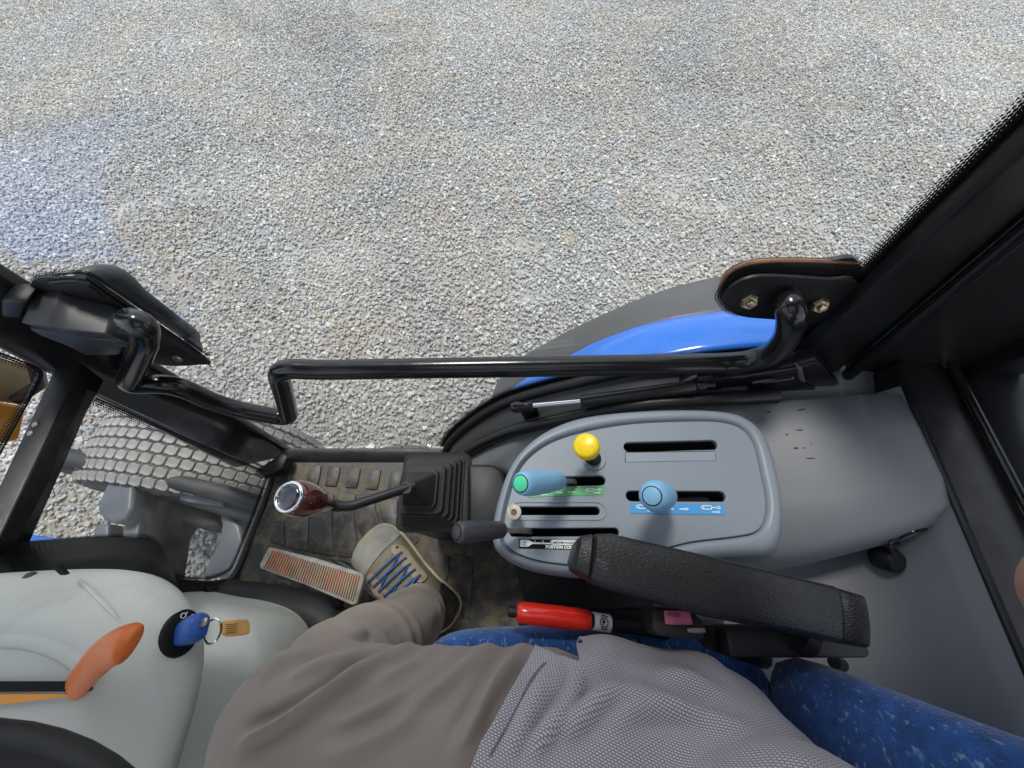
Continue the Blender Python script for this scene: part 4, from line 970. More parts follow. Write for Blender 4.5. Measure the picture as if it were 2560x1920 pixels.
# top plate with real slots
def slot_pts(a, b, hpx, k=7, z=CZ):
    A, B = PZ(*a, z), PZ(*b, z); w = (PZ(a[0], a[1]-hpx, z)-A).length; d = (B-A).normalized(); n = Vector((-d.y, d.x, 0)); out = []
    for c, s in ((B, -1), (A, 1)):
        for j in range(k+1):
            t = math.pi*j/k; out.append(c+n*s*(-1)*math.cos(t)*w*(1)+d*(-s)*math.sin(t)*w)
    return [(p.x, p.y) for p in out]
slots = [((1572, 1118), (1782, 1112), 12), ((1300, 1206), (1502, 1201), 12), ((1302, 1277), (1490, 1277), 10.5), ((1284, 1331), (1538, 1330), 10.5), ((1578, 1240), (1802, 1241), 13)]
ptc = PZ(1484, 1147, CZ)
hole = [(ptc.x+.0115*math.cos(a), ptc.y+.0115*math.sin(a)) for a in [2*math.pi*i/20 for i in range(20)]]
curve_plate('top_plate', [inset(grv, .0015)]+[slot_pts(*s) for s in slots]+[hole], CZ-.004, .006, .0012, cons_grey, SC)
wells = []
for s in slots:
    sp_ = slot_pts(*s)
    ctr = (sum(p[0] for p in sp_)/len(sp_), sum(p[1] for p in sp_)/len(sp_)); big = inset(sp_, -.002 if True else 0)
    if (Vector(big[0])-Vector(ctr)).length < (Vector(sp_[0])-Vector(ctr)).length: big = inset(sp_, .002)
    loft('slot_well', [at_z(big, CZ-.006), at_z(big, CZ-.09)], rubber, SC, cap=(False, True))
# raised lip round the third slot and thin label recess under the top slot
lipo = slot_pts((1299, 1277), (1492, 1277), 22)
tube('slot_lip', [Vector((x, y, CZ)) for x, y in lipo]+[Vector((lipo[0][0], lipo[0][1], CZ))], .0016, cons_grey, SC, 8)
def quad(pxs, z): return [PZ(*p, z) for p in pxs]
plate('blank_label', quad((c4(1035, 352), c4(1640, 345), c4(1645, 408), c4(1038, 418)), CZ+.0004), (0, 0, .0006), M('faded_label', (.25, .285, .325), .4, var=.05), SC, smooth=False)
tube('label_outline', quad((c4(1035, 420), c4(1035, 352), c4(1640, 345), c4(1645, 408)), CZ+.0012), .0005, charcoal, SC, 5)
# printed labels
def decal_frame(pxs, z):
    """label quad (tl,tr,br,bl) -> function (u,v in 0..1, v up) giving points, and size"""
    q_ = quad(pxs, z); tl, tr, br, bl_ = q_
    def f(u, v, h=0): return bl_*(1-u)*(1-v)+br*u*(1-v)+tr*u*v+tl*(1-u)*v+Vector((0, 0, h))
    return f, (tr-tl).length, (tl-bl_).length
def print_mesh(name, f, polys, mat, parent, h):
    v, fc = [], []
    for pg in polys:
        b_ = len(v); v += [f(u, w, h) for u, w in pg]; fc.append(tuple(range(b_, b_+len(pg))))
    off = rootloc(parent); m = bpy.data.meshes.new(name); m.from_pydata([p-off for p in v], [], fc)
    return fin(name, m, mat, parent, smooth=False)
def seg2(x0, y0, x1, y1, w, asp):
    d = Vector(((x1-x0)*asp, y1-y0)); n = Vector((-d.y, d.x)).normalized()*w/2
    return [(x0+n.x/asp, y0+n.y), (x0-n.x/asp, y0-n.y), (x1-n.x/asp, y1-n.y), (x1+n.x/asp, y1+n.y)]
def arrow(x0, x1, y, w, hl, hh, asp):
    s = 1 if x1 > x0 else -1
    return [seg2(x0, y, x1-s*hl*.6, y, w, asp), [(x1, y), (x1-s*hl, y+hh), (x1-s*hl, y-hh)]]
def cyl_icon(x, y, L, h, w, asp):
    o = []
    pts = [(x, y), (x+L*.10, y+h), (x+L*.55, y+h), (x+L*.55, y-h), (x+L*.10, y-h), (x, y)]
    o += [seg2(*pts[i], *pts[i+1], w, asp) for i in range(5)]
    o.append(seg2(x+L*.14, y-h, x+L*.14, y+h, w*.8, asp)); o.append(seg2(x+L*.55, y, x+L*.88, y, w, asp))
    for k in range(8):
        a0_, a1_ = R(45*k), R(45*k+45); rx = L*.065
        o.append(seg2(x+L*.94+rx*math.cos(a0_), y+rx*asp*math.sin(a0_), x+L*.94+rx*math.cos(a1_), y+rx*asp*math.sin(a1_), w, asp))
    return o
def cyl_label(name, pxs, mat):
    f, w_, h_ = decal_frame(pxs, CZ+.0006); asp = w_/h_
    lab = plate(name, [f(0, 0), f(1, 0), f(1, 1), f(0, 1)], (0, 0, .0005), mat, SC, smooth=False)
    o = cyl_icon(.06, .66, .20, .16, .085, asp)+arrow(.25, .17, .26, .085, .03, .13, asp)
    o += arrow(.46, .36, .48, .11, .035, .17, asp)+arrow(.52, .62, .48, .11, .035, .17, asp)
    o += cyl_icon(.75, .66, .20, .16, .085, asp)+arrow(.86, .95, .24, .085, .03, .13, asp)
    print_mesh('label_print', f, o, white_print, lab, .0008); return lab
cyl_label('green_label', ((1321, 1226), (1510, 1217), (1510, 1236), (1321, 1243)), green_print)
cyl_label('blue_label', (c4(1065, 697), c4(1700, 702), c4(1708, 775), c4(1070, 762)), blue_print)
f, w_, h_ = decal_frame(((1297, 1347.5), (1570, 1353), (1570, 1377), (1297, 1371)), CZ+.0006); asp = w_/h_
lab = plate('position_label', [f(0, 0), f(1, 0), f(1, 1), f(0, 1)], (0, 0, .0005), black_print, SC, smooth=False)
wp = [[(.010, .25), (.012, .85), (.02, .92), (.085, .92), (.125, .68), (.31, .66), (.31, .50), (.125, .50), (.085, .20), (.02, .18)],
      seg2(.150, .6, .150, .92, .045*asp/asp*1.0, asp), [(.145, .6), (.152, .6), (.152, .92), (.145, .92)], [(.218, .6), (.225, .6), (.225, .9), (.218, .9)], [(.292, .6), (.299, .6), (.299, .92), (.292, .92)],
      [(.302, .45), (1, .45), (1, .96), (.302, .96)]]
print_mesh('label_print', f, wp, white_print, lab, .0008)
print_mesh('label_print', f, [seg2(.045, .80, .058, .62, .05, asp), [(.050, .66), (.062, .66), (.057, .54)]]+[seg2(.03+.02*math.cos(R(q_))+.03, .38+.09*math.sin(R(q_)), .03+.02*math.cos(R(q_+40))+.03, .38+.09*math.sin(R(q_+40)), .04, asp) for q_ in range(60, 330, 40)], black_print, lab, .0011)
o_, ux, uy = f(0, 0), (f(1, 0)-f(0, 0)).normalized(), Vector((0, 0, 1))
uyv = (f(0, 1)-f(0, 0)); uyv = (uyv-ux*uyv.dot(ux)).normalized()
def tm(u, v, h): return frame_m(f(u, v, h), ux, uyv, ux.cross(uyv))
text_mesh('label_text', 'MOWER FLOAT', h_*.335, tm(.318, .58, .0011), black_print, lab, .0001, 1.0, .0001)
text_mesh('label_text', 'POSITION CONTROL', h_*.44, tm(.245, .08, .0009), white_print, lab, .0001, 1.0, .0003)
# scuff marks on the grey housing behind the console
bvw = bvh_of(wh)
def c7(x, y): return (1900+x*.3616, 900+y*.3616)
scuff_m = M('scuff_black', (.012, .012, .012), .6)
for (cx_, cy_, w_s, h_s) in ((60, 358, 26, 8), (285, 345, 36, 10), (272, 484, 32, 7), (185, 515, 12, 9), (248, 610, 22, 8), (308, 608, 12, 4), (355, 578, 8, 3), (352, 680, 34, 5), (562, 303, 8, 3)):
    pg = []
    for k in range(9):
        a = 2*math.pi*k/9; q_ = random.uniform(.45, 1.15); pg.append(c7(cx_+math.cos(a)*w_s*q_, cy_+math.sin(a)*h_s*q_))
    decal('scuff', pg, bvw, .0006, scuff_m, wh, .0004)

# ================================================================== LEVERS AND KNOBS ON THE CONSOLE
def knob_lever(name, label, base, p0, p1, prof, mat, stem_r, stem_mat, cap_mat=None, cap_r=.0, sx=1.0):
    t = thing(name, label, 'lever', base)
    d = (p1-p0); L = d.length
    g = lathe('grip', [(r_, h_*L) for r_, h_ in prof], p0, d, mat, t, 28, angle=80)
    if cap_mat:
        lathe('cap', [(cap_r, -.0015), (cap_r, .0006), (cap_r*.9, .0013), (.0001, .0016)], p1, d, cap_mat, g, 26, angle=60)
        lathe('cap_groove', [(cap_r+.0011, -.002), (cap_r+.0011, .0003), (cap_r, .0003), (cap_r, -.002)], p1, d, black_print, g, 26)
    pth = fillet([base-Vector((0, 0, .06)), base+Vector((0, 0, .006)), p0+d*.05], .015, 4)
    rg = []
    T_, N_ = frames(pth)
    for i, p in enumerate(pth):
        n1 = Vector((0, 1, 0)); n2 = T_[i].cross(n1).normalized(); rg.append([p+n1*a*stem_r[0]+n2*b*stem_r[1] for a, b in ((1, 1), (-1, 1), (-1, -1), (1, -1))])
    loft('stem', rg, stem_mat, t, bevel=(.0008, 1)); return t
knob_lever('loader_lever', 'light blue lever with a bright green end cap', PZ(1432, 1206, CZ), PZ(1398, 1202, .562), PZ(1301, 1209, .655),
           [(.006, 0), (.0105, .0), (.0120, .03), (.0138, .35), (.0148, .65), (.0146, .85), (.0128, .96), (.0105, 1.0)], blue_lever, (.0025, .007), steel, green_cap, .0088)
knob_lever('valve_lever', 'light blue egg shaped lever above the blue label', PZ(1668, 1243, CZ), PZ(1668, 1240, .566), PZ(1630, 1240, .640),
           [(.006, 0), (.0105, .0), (.0138, .08), (.0168, .35), (.0187, .62), (.0185, .78), (.0164, .92), (.0130, .985), (.0108, 1.0)], blue_lever, (.0025, .006), steel, blue_lever, .0100)
knob_lever('position_lever', 'black handled lever reaching left from the lowest slot', PZ(1320, 1329, CZ), PZ(1256, 1324, .570), PZ(1141, 1331, .618),
           [(.004, 0), (.0090, .0), (.0100, .02), (.0115, .4), (.0122, .75), (.0122, .93), (.0108, .985), (.0092, 1.0)], charcoal, (.0028, .007), steel, charcoal, .0080)
BL = thing('bare_lever', 'bare lever stub topped by a steel washer and screw', 'lever', PZ(1300, 1277, CZ))
bp0 = PZ(1285, 1280, .553); bd = (CAM-bp0).normalized()*.6+Vector((-.1, 0, .5)); bd.normalize()
lathe('washer', [(.0001, .0), (.0095, .0), (.0098, .0008), (.0095, .0016), (.004, .0018), (.0001, .0018)], bp0, bd, steel, BL, 26)
lathe('screw', [(.0001, .0012), (.0017, .0012), (.0019, .0034), (.0038, .0034), (.0042, .0018)], bp0, bd, rust, BL, 10)
tube('stub', [bp0, bp0-bd*.012, PZ(1306, 1278, CZ-.05)], .006, steel, BL, 12)
PK = thing('pto_knob', 'round yellow push-pull knob on a black stem', 'knob', ptc)
kb = PZ(1466, 1116, .592); kdir = (kb-ptc).normalized()
lathe('stem_boot', [(.0112, -.03), (.0112, .004), (.0100, .006), (.0112, .009), (.0100, .012), (.0112, .015), (.0100, .018), (.0098, .06)], ptc, kdir, rubber, PK, 20)
lathe('boot_ring', [(.0118, 0), (.0175, 0), (.0180, .001), (.0172, .002), (.0118, .0018)], ptc+Vector((0, 0, .0006)), (0, 0, 1), cons_grey, PK, 28)
kn_ = lathe('knob_head', [(.009, -.004), (.0148, -.003), (.0170, .0), (.0175, .006), (.0170, .0115), (.0152, .0148), (.0120, .0163), (.0001, .0168)], kb-kdir*.008, kdir, yellow, PK, 32, angle=70)
ka, kb_, _ = axes(kdir)
for k in range(6):
    a0_ = 2*math.pi*k/6; cpt = kb-kdir*.008+kdir*.0162
    pth = [cpt+(ka*math.cos(a0_+t)+kb_*math.sin(a0_+t))*r_ for t, r_ in ((-.32, .0098), (-.14, .0098), (-.10, .0080), (.10, .0080), (.14, .0098), (.32, .0098))]
    tube('knob_mark', pth, .00035, M('knob_groove', (.45, .30, .0), .6) if k == 0 else bpy.data.materials['knob_groove'], kn_, 5)

# ================================================================== POWER SOCKET
PS = thing('power_socket', 'round power socket with its black knurled cap hanging open', 'socket', PZ(2270, 1345, .47))
s_c = hit(bvw, *c7(1035, 1216), .001)
ps = s_c[0] if s_c[0] else PZ(2274, 1340, .50); pn = Vector((.18, -.90, .30)).normalized(); ps = PZ(2274, 1341, .496)
lathe('socket_ring', [(.0165, -.012), (.0165, .0015), (.022, .002), (.0245, .0005), (.0245, -.008)], ps, pn, black_gloss, PS, 26)
lathe('socket_inside', [(.0001, -.006), (.0162, -.005), (.0162, .0)], ps, pn, steel, PS, 20)
cp = PZ(*c7(880, 1375), .470); cd_ = Vector((.15, -.35, .9)).normalized()
gr = []
for h_, r_ in ((-.016, .0135), (-.012, .0155), (.010, .0155), (.014, .0135)):
    a_, b_, d_ = axes(cd_); gr.append([cp+d_*h_+(a_*math.cos(q_)+b_*math.sin(q_))*(r_+(.0007 if i % 2 else 0)) for i, q_ in enumerate([2*math.pi*k/40 for k in range(40)])])
loft('socket_cap', gr, black_plast, PS)
tube('cap_strap', catmull([ps+pn*.001+Vector((-.012, 0, 0)), PZ(*c7(900, 1270), .50), cp+Vector((0, 0, .012))], 5), .0025, rubber, PS, 8)

# ================================================================== SEAT
ST_ = thing('driver_seat', 'blue flecked fabric driver seat under the person', 'seat', (.1, YC, .1))
def cushion(name, rings, mat, parent): return loft(name, rings, mat, parent, sub=2, angle=180)
def rr3(cx, hx_, hy_, r, z): return [Vector((x, y, z)) for x, y in rrect(cx, YC-.0, hx_, hy_, r, 3)]
cz_ = .47
cushion('cushion', [rr3(.10, .20, .18, .07, cz_-.10), rr3(.10, .235, .215, .08, cz_-.085), rr3(.10, .245, .222, .085, cz_-.03), rr3(.10, .24, .216, .085, cz_+.004), rr3(.10, .215, .19, .07, cz_+.014), rr3(.10, .10, .08, .04, cz_+.002)], seat_fab, ST_)
bk = []
for t, xo in ((0, 0), (.08, .0), (.5, .03), (.9, .07), (1, .075)):
    z_ = .46+t*.52; x_ = .305+xo; k = 1-.25*(t > .95)-.08*(t < .02)
    hw = (.205-.055*min(t*1.6, 1))*k; dp = .062*k
    bk.append([Vector((x_+dp+(-dp)*math.cos(a)*(1.0 if math.cos(a) > 0 else .9)-.02*abs(math.sin(a))**3, YC+hw*math.copysign(abs(math.sin(a))**.55, math.sin(a)), z_)) for a in [2*math.pi*i/24 for i in range(24)]])
cushion('backrest', bk, seat_fab, ST_)
box('seat_base', (.12, YC, .22), (.34, .34, .34), black_plast, ST_, (.02, 3))
box('seat_rail', (.16, -.04, .40), (.30, .03, .05), black_satin, ST_, (.006, 2))
tube('recliner_knob', [PZ(2085, 1655, .47), PZ(2105, 1662, .46)], .008, black_plast, ST_, 10)
# armrest
AR = thing('armrest', 'black textured padded armrest angled across the console', 'armrest', PZ(1800, 1480, .55))
def band(z, pxs, ins): return [PZ(*p, z) for p in pxs]
arm_up = [(1447, 1346), (1455, 1337), (1478, 1335), (1484, 1338), (1491, 1334), (1525, 1333), (1800, 1396), (2078, 1464), (2085, 1468), (2092, 1470), (2145, 1486), (2160, 1500)]
arm_lo = [(1431, 1408), (1436, 1428), (1466, 1447), (1473, 1449), (1482, 1456), (1520, 1470), (1780, 1543), (2090, 1606), (2096, 1606), (2103, 1608), (2158, 1620), (2177, 1606)]
secs = []
for k, (u_, l_) in enumerate(zip(arm_up, arm_lo)):
    e_ = {0: .86, 1: .97, 3: .97, 8: .985, 11: .90}.get(k, 1.0)
    ca, cb2 = PZ(*u_, .600), PZ(*l_, .600); c_ = (ca+cb2)/2; hv = (ca-cb2)/2*e_; w_ = hv.length
    dz = {0: -.014, 1: -.003, 3: -.0045, 8: -.003, 11: -.012}.get(k, 0)
    pr = [(-.94, -.040), (-1.0, -.030), (-1.0, -.006), (-.975, .0035), (-.91, .008), (-.80, .0098), (-.4, .0115), (.0, .012), (.4, .0115), (.80, .0098), (.91, .008), (.975, .0035), (1.0, -.006), (1.0, -.030), (.94, -.040)]
    secs.append([c_+hv*a+Vector((0, 0, b+dz)) for a, b in pr])
loft('arm_pad', secs, leather_arm, AR, angle=50)
tube('arm_hinge', [PZ(2000, 1590, .56), PZ(2030, 1610, .56)], .016, black_plast, AR, 14)
box('arm_bracket', PZ(1960, 1600, .53), (.16, .03, .05), black_plast, AR, (.006, 2))
# seat belt buckle
BK = thing('belt_buckle', 'black seat belt buckle with a pink push button', 'seat belt buckle', PZ(1690, 1570, .5))
def c8(x, y): return (1200+x*.6148, 1400+y*.6148)
bq = [c8(*p) for p in ((705, 205), (720, 196), (862, 206), (905, 250), (918, 290), (910, 325), (730, 312), (702, 290))]
bk_ = plate('buckle_body', [PZ(*p, .565) for p in bq], (0, 0, -.05), black_plast, BK, (.005, 3))
btn = plate('push_button', [PZ(*c8(*p), .567) for p in ((744, 203), (850, 206), (862, 264), (750, 262))], (0, 0, .004), pink_btn, BK, (.002, 2))
pa, pb_ = PZ(*c8(766, 230), .5716), PZ(*c8(826, 232), .5716); tx = (pb_-pa).normalized(); ty = Vector((0, 0, 1)).cross(tx)
text_mesh('button_text', 'PUSH', (pb_-pa).length*.36, frame_m(pa, tx, ty, Vector((0, 0, 1))), M('dark_pink', (.16, .02, .05), .5), btn, .0001, 1.0, .0002)
tube('belt_stalk', [PZ(*c8(920, 310), .53), PZ(*c8(1050, 360), .50), PZ(*c8(1150, 400), .46)], .012, black_plast, BK, 10)
box('buckle_slot', PZ(*c8(880, 285), .566), (.02, .006, .003), steel, BK, (.001, 1))
# parking brake
PB = thing('parking_brake', 'red gripped parking brake lever with a white label beside the seat', 'parking brake', PZ(1500, 1560, .4))
q0, q1, q2, q3 = PZ(*c8(152, 212), .505), PZ(*c8(448, 246), .495), PZ(*c8(525, 258), .49), PZ(*c8(760, 292), .475)
g_ = q1-q0
lathe('grip', [(.0001, -.002), (.009, -.001), (.0122, .004), (.0130, .015), (.0130, g_.length*.55), (.0125, g_.length*.9), (.0117, g_.length*.985), (.0100, g_.length)], q0, g_, red_pl, PB, 26, angle=70)
lathe('release_button', [(.0001, -.012), (.006, -.0115), (.0065, -.009), (.0065, .002)], q0, g_, black_plast, PB, 14)
tube('shaft', [q1-g_*.02, q3], .0088, black_satin, PB, 14)
tube('label_sleeve', [q1+(q2-q1)*.12, q2], .0105, white_print, PB, 22)
pcn = q1+(q2-q1)*.56; vdir = (CAM-pcn).normalized(); gdir = (q2-q1).normalized(); vdir = (vdir-gdir*vdir.dot(gdir)).normalized(); side = gdir.cross(vdir)
pf = pcn+vdir*.0109
tyv = gdir; txv = tyv.cross(vdir)
ringlet('label_mark', pf, gdir, side, .0052, .0006, black_print, PB, (0, 360), 20)
for s in (-1, 1): ringlet('label_mark', pf, gdir, side, .0076, .0006, black_print, PB, (90*s-35, 90*s+35), 8)
text_mesh('label_letter', 'P', .0078, frame_m(pf-gdir*.0024-(vdir.cross(gdir))*.0027, gdir, vdir.cross(gdir), vdir), black_print, PB, .0002, 1, .0003)

# ================================================================== PERSON
PE = thing('person', 'seated person in taupe trousers, patterned grey shirt and laced work shoe', 'person', (.1, YC, 0))
def capsule(bm, a, b, ra, rb, seg=20):
    a, b = Vector(a), Vector(b); d = b-a; L = max(d.length, 1e-5); n1, n2, dd = axes(d); rings = []
    for k in range(7):
        t = -math.pi/2+math.pi/2*k/6; rings.append((a+dd*ra*math.sin(t), max(ra*math.cos(t), 1e-4)))
    for k in range(7):
        t = math.pi/2*k/6; rings.append((b+dd*rb*math.sin(t), max(rb*math.cos(t), 1e-4)))
    vs = [[bm.verts.new(c+(n1*math.cos(q_)+n2*math.sin(q_))*r) for q_ in [2*math.pi*s/seg for s in range(seg)]] for c, r in rings]
    for k in range(len(vs)-1):
        for i in range(seg): bm.faces.new((vs[k][i], vs[k][(i+1) % seg], vs[k+1][(i+1) % seg], vs[k+1][i]))
    bm.faces.new(vs[0][::-1]); bm.faces.new(vs[-1])
def ellipsoid(bm, c, r):
    mt = Matrix.Translation(c) @ Matrix.Diagonal((*r, 1)); bmesh.ops.create_uvsphere(bm, u_segments=28, v_segments=18, radius=1, matrix=mt)
def chain(bm, pts):
    for (a, ra), (b, rb) in zip(pts[:-1], pts[1:]): capsule(bm, a, b, ra, rb)
def remesh(bm, voxel, smooth_it, fac=.5):
    me = bpy.data.meshes.new('tmp'); bm.to_mesh(me); bm.free(); o = bpy.data.objects.new('tmp', me); COL.objects.link(o)
    r = o.modifiers.new('r', 'REMESH'); r.mode = 'VOXEL'; r.voxel_size = voxel
    s = o.modifiers.new('s', 'SMOOTH'); s.iterations = smooth_it; s.factor = fac
    dg = bpy.context.evaluated_depsgraph_get(); m = bpy.data.meshes.new_from_object(o.evaluated_get(dg)); bpy.data.objects.remove(o)
    return m
def arrs(m):
    n = len(m.vertices); co = np.empty(n*3, np.float64); m.vertices.foreach_get('co', co)
    no = np.empty(n*3, np.float64); m.vertex_normals.foreach_get('vector', no.astype(np.float32)) if False else None
    no = np.array([v.normal[:] for v in m.vertices]); return co.reshape(-1, 3), no
FOLD = 2.3
def fold(co, no, folds, zmin=.3):
    out = np.zeros(len(co))
    for pl_, amp, w in folds:
        P = np.array([(p.x, p.y) for p in catmull([PZ(*q_[:2], q_[2] if len(q_) > 2 else .62) for q_ in pl_], 8)])
        best = np.full(len(co), 1e9); sgn = np.zeros(len(co)); tt = np.zeros(len(co))
        for i in range(len(P)-1):
            a, b = P[i], P[i+1]; d = b-a; L2 = max((d*d).sum(), 1e-12)
            t = np.clip(((co[:, :2]-a)@d)/L2, 0, 1); q_ = co[:, :2]-(a+t[:, None]*d); ds = np.hypot(q_[:, 0], q_[:, 1])
            m_ = ds < best; best[m_] = ds[m_]; sgn[m_] = np.sign(d[0]*q_[m_, 1]-d[1]*q_[m_, 0]); tt[m_] = (i+t[m_])/(len(P)-1)
        s = best*sgn; tap = np.clip(np.sin(np.pi*np.clip(tt, .02, .98))*1.6, 0, 1)
        out += FOLD*amp*tap*(np.exp(-(s/w)**2)-.65*np.exp(-((s-1.7*w)/(1.1*w))**2)-.25*np.exp(-((s+1.9*w)/(1.2*w))**2))
    up = np.clip(no[:, 2]+.35, 0, 1)
    return co+no*(out*up*(co[:, 2] > zmin))[:, None]
def small_noise(co, no, amp, sc):
    d = np.array([mnoise.noise((a*sc, b*sc, c*sc)) for a, b, c in co]); return co+no*(d*amp)[:, None]
# --- trousers: pelvis, both thighs, both shins as one surface
bm = bmesh.new()
hipR, kneeR, ankR = (.19, -.172, .530), (-.226, -.138, .530), (-.198, -.045, .125)
chain(bm, [(hipR, .102), ((.05, -.158, .525), .097), ((-.12, -.146, .525), .088), (kneeR, .087)])
chain(bm, [(kneeR, .084), ((-.235, -.110, .43), .076), ((-.205, -.070, .25), .063), (ankR, .057)])
hipL, kneeL, ankL = (.19, -.37, .535), (-.25, -.42, .53), (-.30, -.44, .12)
chain(bm, [(hipL, .105), ((0, -.40, .53), .096), (kneeL, .076)]); chain(bm, [(kneeL, .074), (ankL, .055)])
ellipsoid(bm, (.20, YC, .56), (.13, .185, .12))
tm_ = remesh(bm, .0040, 22)
co, no = arrs(tm_)
def ck(x, y): return (500+x*.4069, 1400+y*.4069)
folds = [
    ([ck(200, 1165), ck(300, 1105), ck(450, 1025), ck(700, 865), ck(950, 695), ck(1200, 570), ck(1420, 475)], 0.0071, 0.0053),
    ([ck(450, 745), ck(620, 680), ck(800, 640), ck(1000, 580), ck(1250, 520)], 0.0047, 0.0050),
    ([ck(230, 800), ck(330, 690), ck(500, 600), ck(720, 530), ck(950, 505), ck(1150, 500)], 0.0062, 0.0050),
    ([ck(330, 640), ck(460, 550), ck(640, 500), ck(860, 470)], 0.0057, 0.0040),
    ([ck(1560, 1200), ck(1690, 1000), ck(1790, 820), ck(1900, 690), ck(2050, 580), ck(2180, 520)], 0.0057, 0.0062),
    ([ck(1200, 960), ck(1430, 830), ck(1600, 700), ck(1760, 590), ck(1920, 500)], 0.0047, 0.0062),
    ([ck(760, 1060), ck(950, 980), ck(1180, 870), ck(1400, 730), ck(1600, 590)], 0.0038, 0.0074),
    ([ck(700, 1240), ck(950, 1150), ck(1150, 1060), ck(1350, 940)], 0.0029, 0.0074),
    ([ck(1800, 1150), ck(1870, 980), ck(1990, 830), ck(2100, 700)], 0.0043, 0.0056),
    ([ck(1000, 745), ck(1180, 690), ck(1340, 610), ck(1560, 520)], 0.0033, 0.0050),
]
co = fold(co, no, folds, .47)
# shin wrinkles near the knee bend and the cuff
for (zc, amp, w, ph) in ((.44, .005, .014, 0), (.39, .005, .012, 1.3), (.34, .004, .012, 2.2), (.21, .004, .016, .7), (.16, .004, .013, 2.0)):
    s = co[:, 2]-(zc+.025*np.sin(co[:, 0]*14+co[:, 1]*11+ph)); msk = (co[:, 2] < .50)
    co += no*(amp*np.exp(-(s/w)**2)*msk)[:, None]
co = small_noise(co, no, .0030, 11)
wr_ = np.array([mnoise.noise(((a*.88+b*.48)*7, (-a*.48+b*.88)*42, c*9)) for a, b, c in co]); co = co+no*(wr_*.0016)[:, None]
co = co-no*(.014*np.clip((co[:, 0]-.055)/.05, 0, 1)*(co[:, 2] > .42))[:, None]      # slimmer where the shirt covers it
# flare and cut the cuff: the hem stays open above the shoe
tm_.vertices.foreach_set('co', co.ravel()); tm_.update()
bm = bmesh.new(); bm.from_mesh(tm_)
for (ak, kn2) in ((ankR, kneeR), (ankL, kneeL)):
    d_ = (Vector(ak)-Vector(kn2)).normalized(); c_ = Vector(ak)+d_*.012
    gv = [v for v in bm.verts if (v.co-Vector(ak)).length < .16 or v.co.z < .2 and (v.co-Vector(ak)).length < .3]
    ge_ = list({e for v in gv for e in v.link_edges}); gf = list({f_ for v in gv for f_ in v.link_faces})
    bmesh.ops.bisect_plane(bm, geom=gv+ge_+gf, plane_co=c_, plane_no=d_, clear_outer=True)
bmesh.ops.translate(bm, verts=bm.verts, vec=-rootloc(PE)); bm.to_mesh(tm_); bm.free(); tm_.materials.clear()
fin('trousers', tm_, trouser, PE, angle=180)
bvt = BVHTree.FromPolygons([v.co+rootloc(PE) for v in tm_.vertices], [tuple(p.vertices) for p in tm_.polygons])
h_, n_ = hit(bvt, 1413, 1600)
if h_ is not None: lathe('snap', [(.0001, .0022), (.004, .002), (.006, .0006), (.006, -.001)], h_, n_, shoe_dark, PE, 14)
# --- shirt
bm = bmesh.new()
chain(bm, [((.19, -.172, .530), .108), ((.05, -.159, .527), .1055), ((-.10, -.152, .527), .097)])
chain(bm, [((.19, -.37, .540), .118), ((.05, -.39, .530), .110)])
ellipsoid(bm, (.205, YC-.008, .57), (.130, .183, .13)); ellipsoid(bm, (.215, YC-.015, .68), (.125, .172, .16)); ellipsoid(bm, (.265, YC-.03, .88), (.105, .160, .19))
chain(bm, [((.29, YC-.14, 1.0), .075), ((.29, YC+.08, 1.0), .075)])
chain(bm, [((.30, YC+.12, 1.0), .072), ((.38, YC+.20, .88), .062)]); chain(bm, [((.25, YC-.15, 1.0), .075), ((.20, YC-.22, .86), .064)])
sm_ = remesh(bm, .0045, 16)
co, no = arrs(sm_)
sf = [
    ([c8(455, 500, )+(.64,), c8(560, 430)+(.64,), c8(700, 392)+(.64,), c8(860, 380)+(.64,), c8(1000, 402)+(.64,), c8(1110, 455)+(.64,), c8(1190, 525)+(.64,)], 0.0105, 0.0086),
    ([c8(210, 850)+(.66,), c8(300, 740)+(.66,), c8(400, 620)+(.66,), c8(470, 520)+(.66,)], 0.0070, 0.0054),
    ([c8(330, 830)+(.68,), c8(470, 720)+(.68,), c8(640, 650)+(.68,), c8(830, 640)+(.68,), c8(1000, 670)+(.68,)], 0.0075, 0.0072),
    ([c8(450, 700)+(.67,), c8(560, 620)+(.67,), c8(690, 590)+(.67,), c8(850, 560)+(.67,), c8(1000, 570)+(.67,), c8(1200, 640)+(.67,)], 0.0060, 0.0065),
    ([c8(560, 800)+(.69,), c8(760, 720)+(.69,), c8(950, 720)+(.69,), c8(1150, 770)+(.69,), c8(1350, 840)+(.69,)], 0.0060, 0.0072),
    ([c8(480, 560)+(.65,), c8(600, 510)+(.65,), c8(760, 490)+(.65,), c8(930, 500)+(.65,), c8(1060, 540)+(.65,)], 0.0045, 0.0065),
    ([c8(100, 830)+(.64,), c8(170, 720)+(.64,), c8(230, 600)+(.64,), c8(290, 500)+(.64,)], 0.0030, 0.0058),
    ([c8(430, 350)+(.60,), c8(560, 370)+(.60,), c8(720, 372)+(.60,), c8(880, 350)+(.60,)], 0.0040, 0.0058),
]
FOLD = 1.45; co = fold(co, no, sf, .45); co = small_noise(co, no, .005, 9); co = small_noise(co, no, .0022, 26)
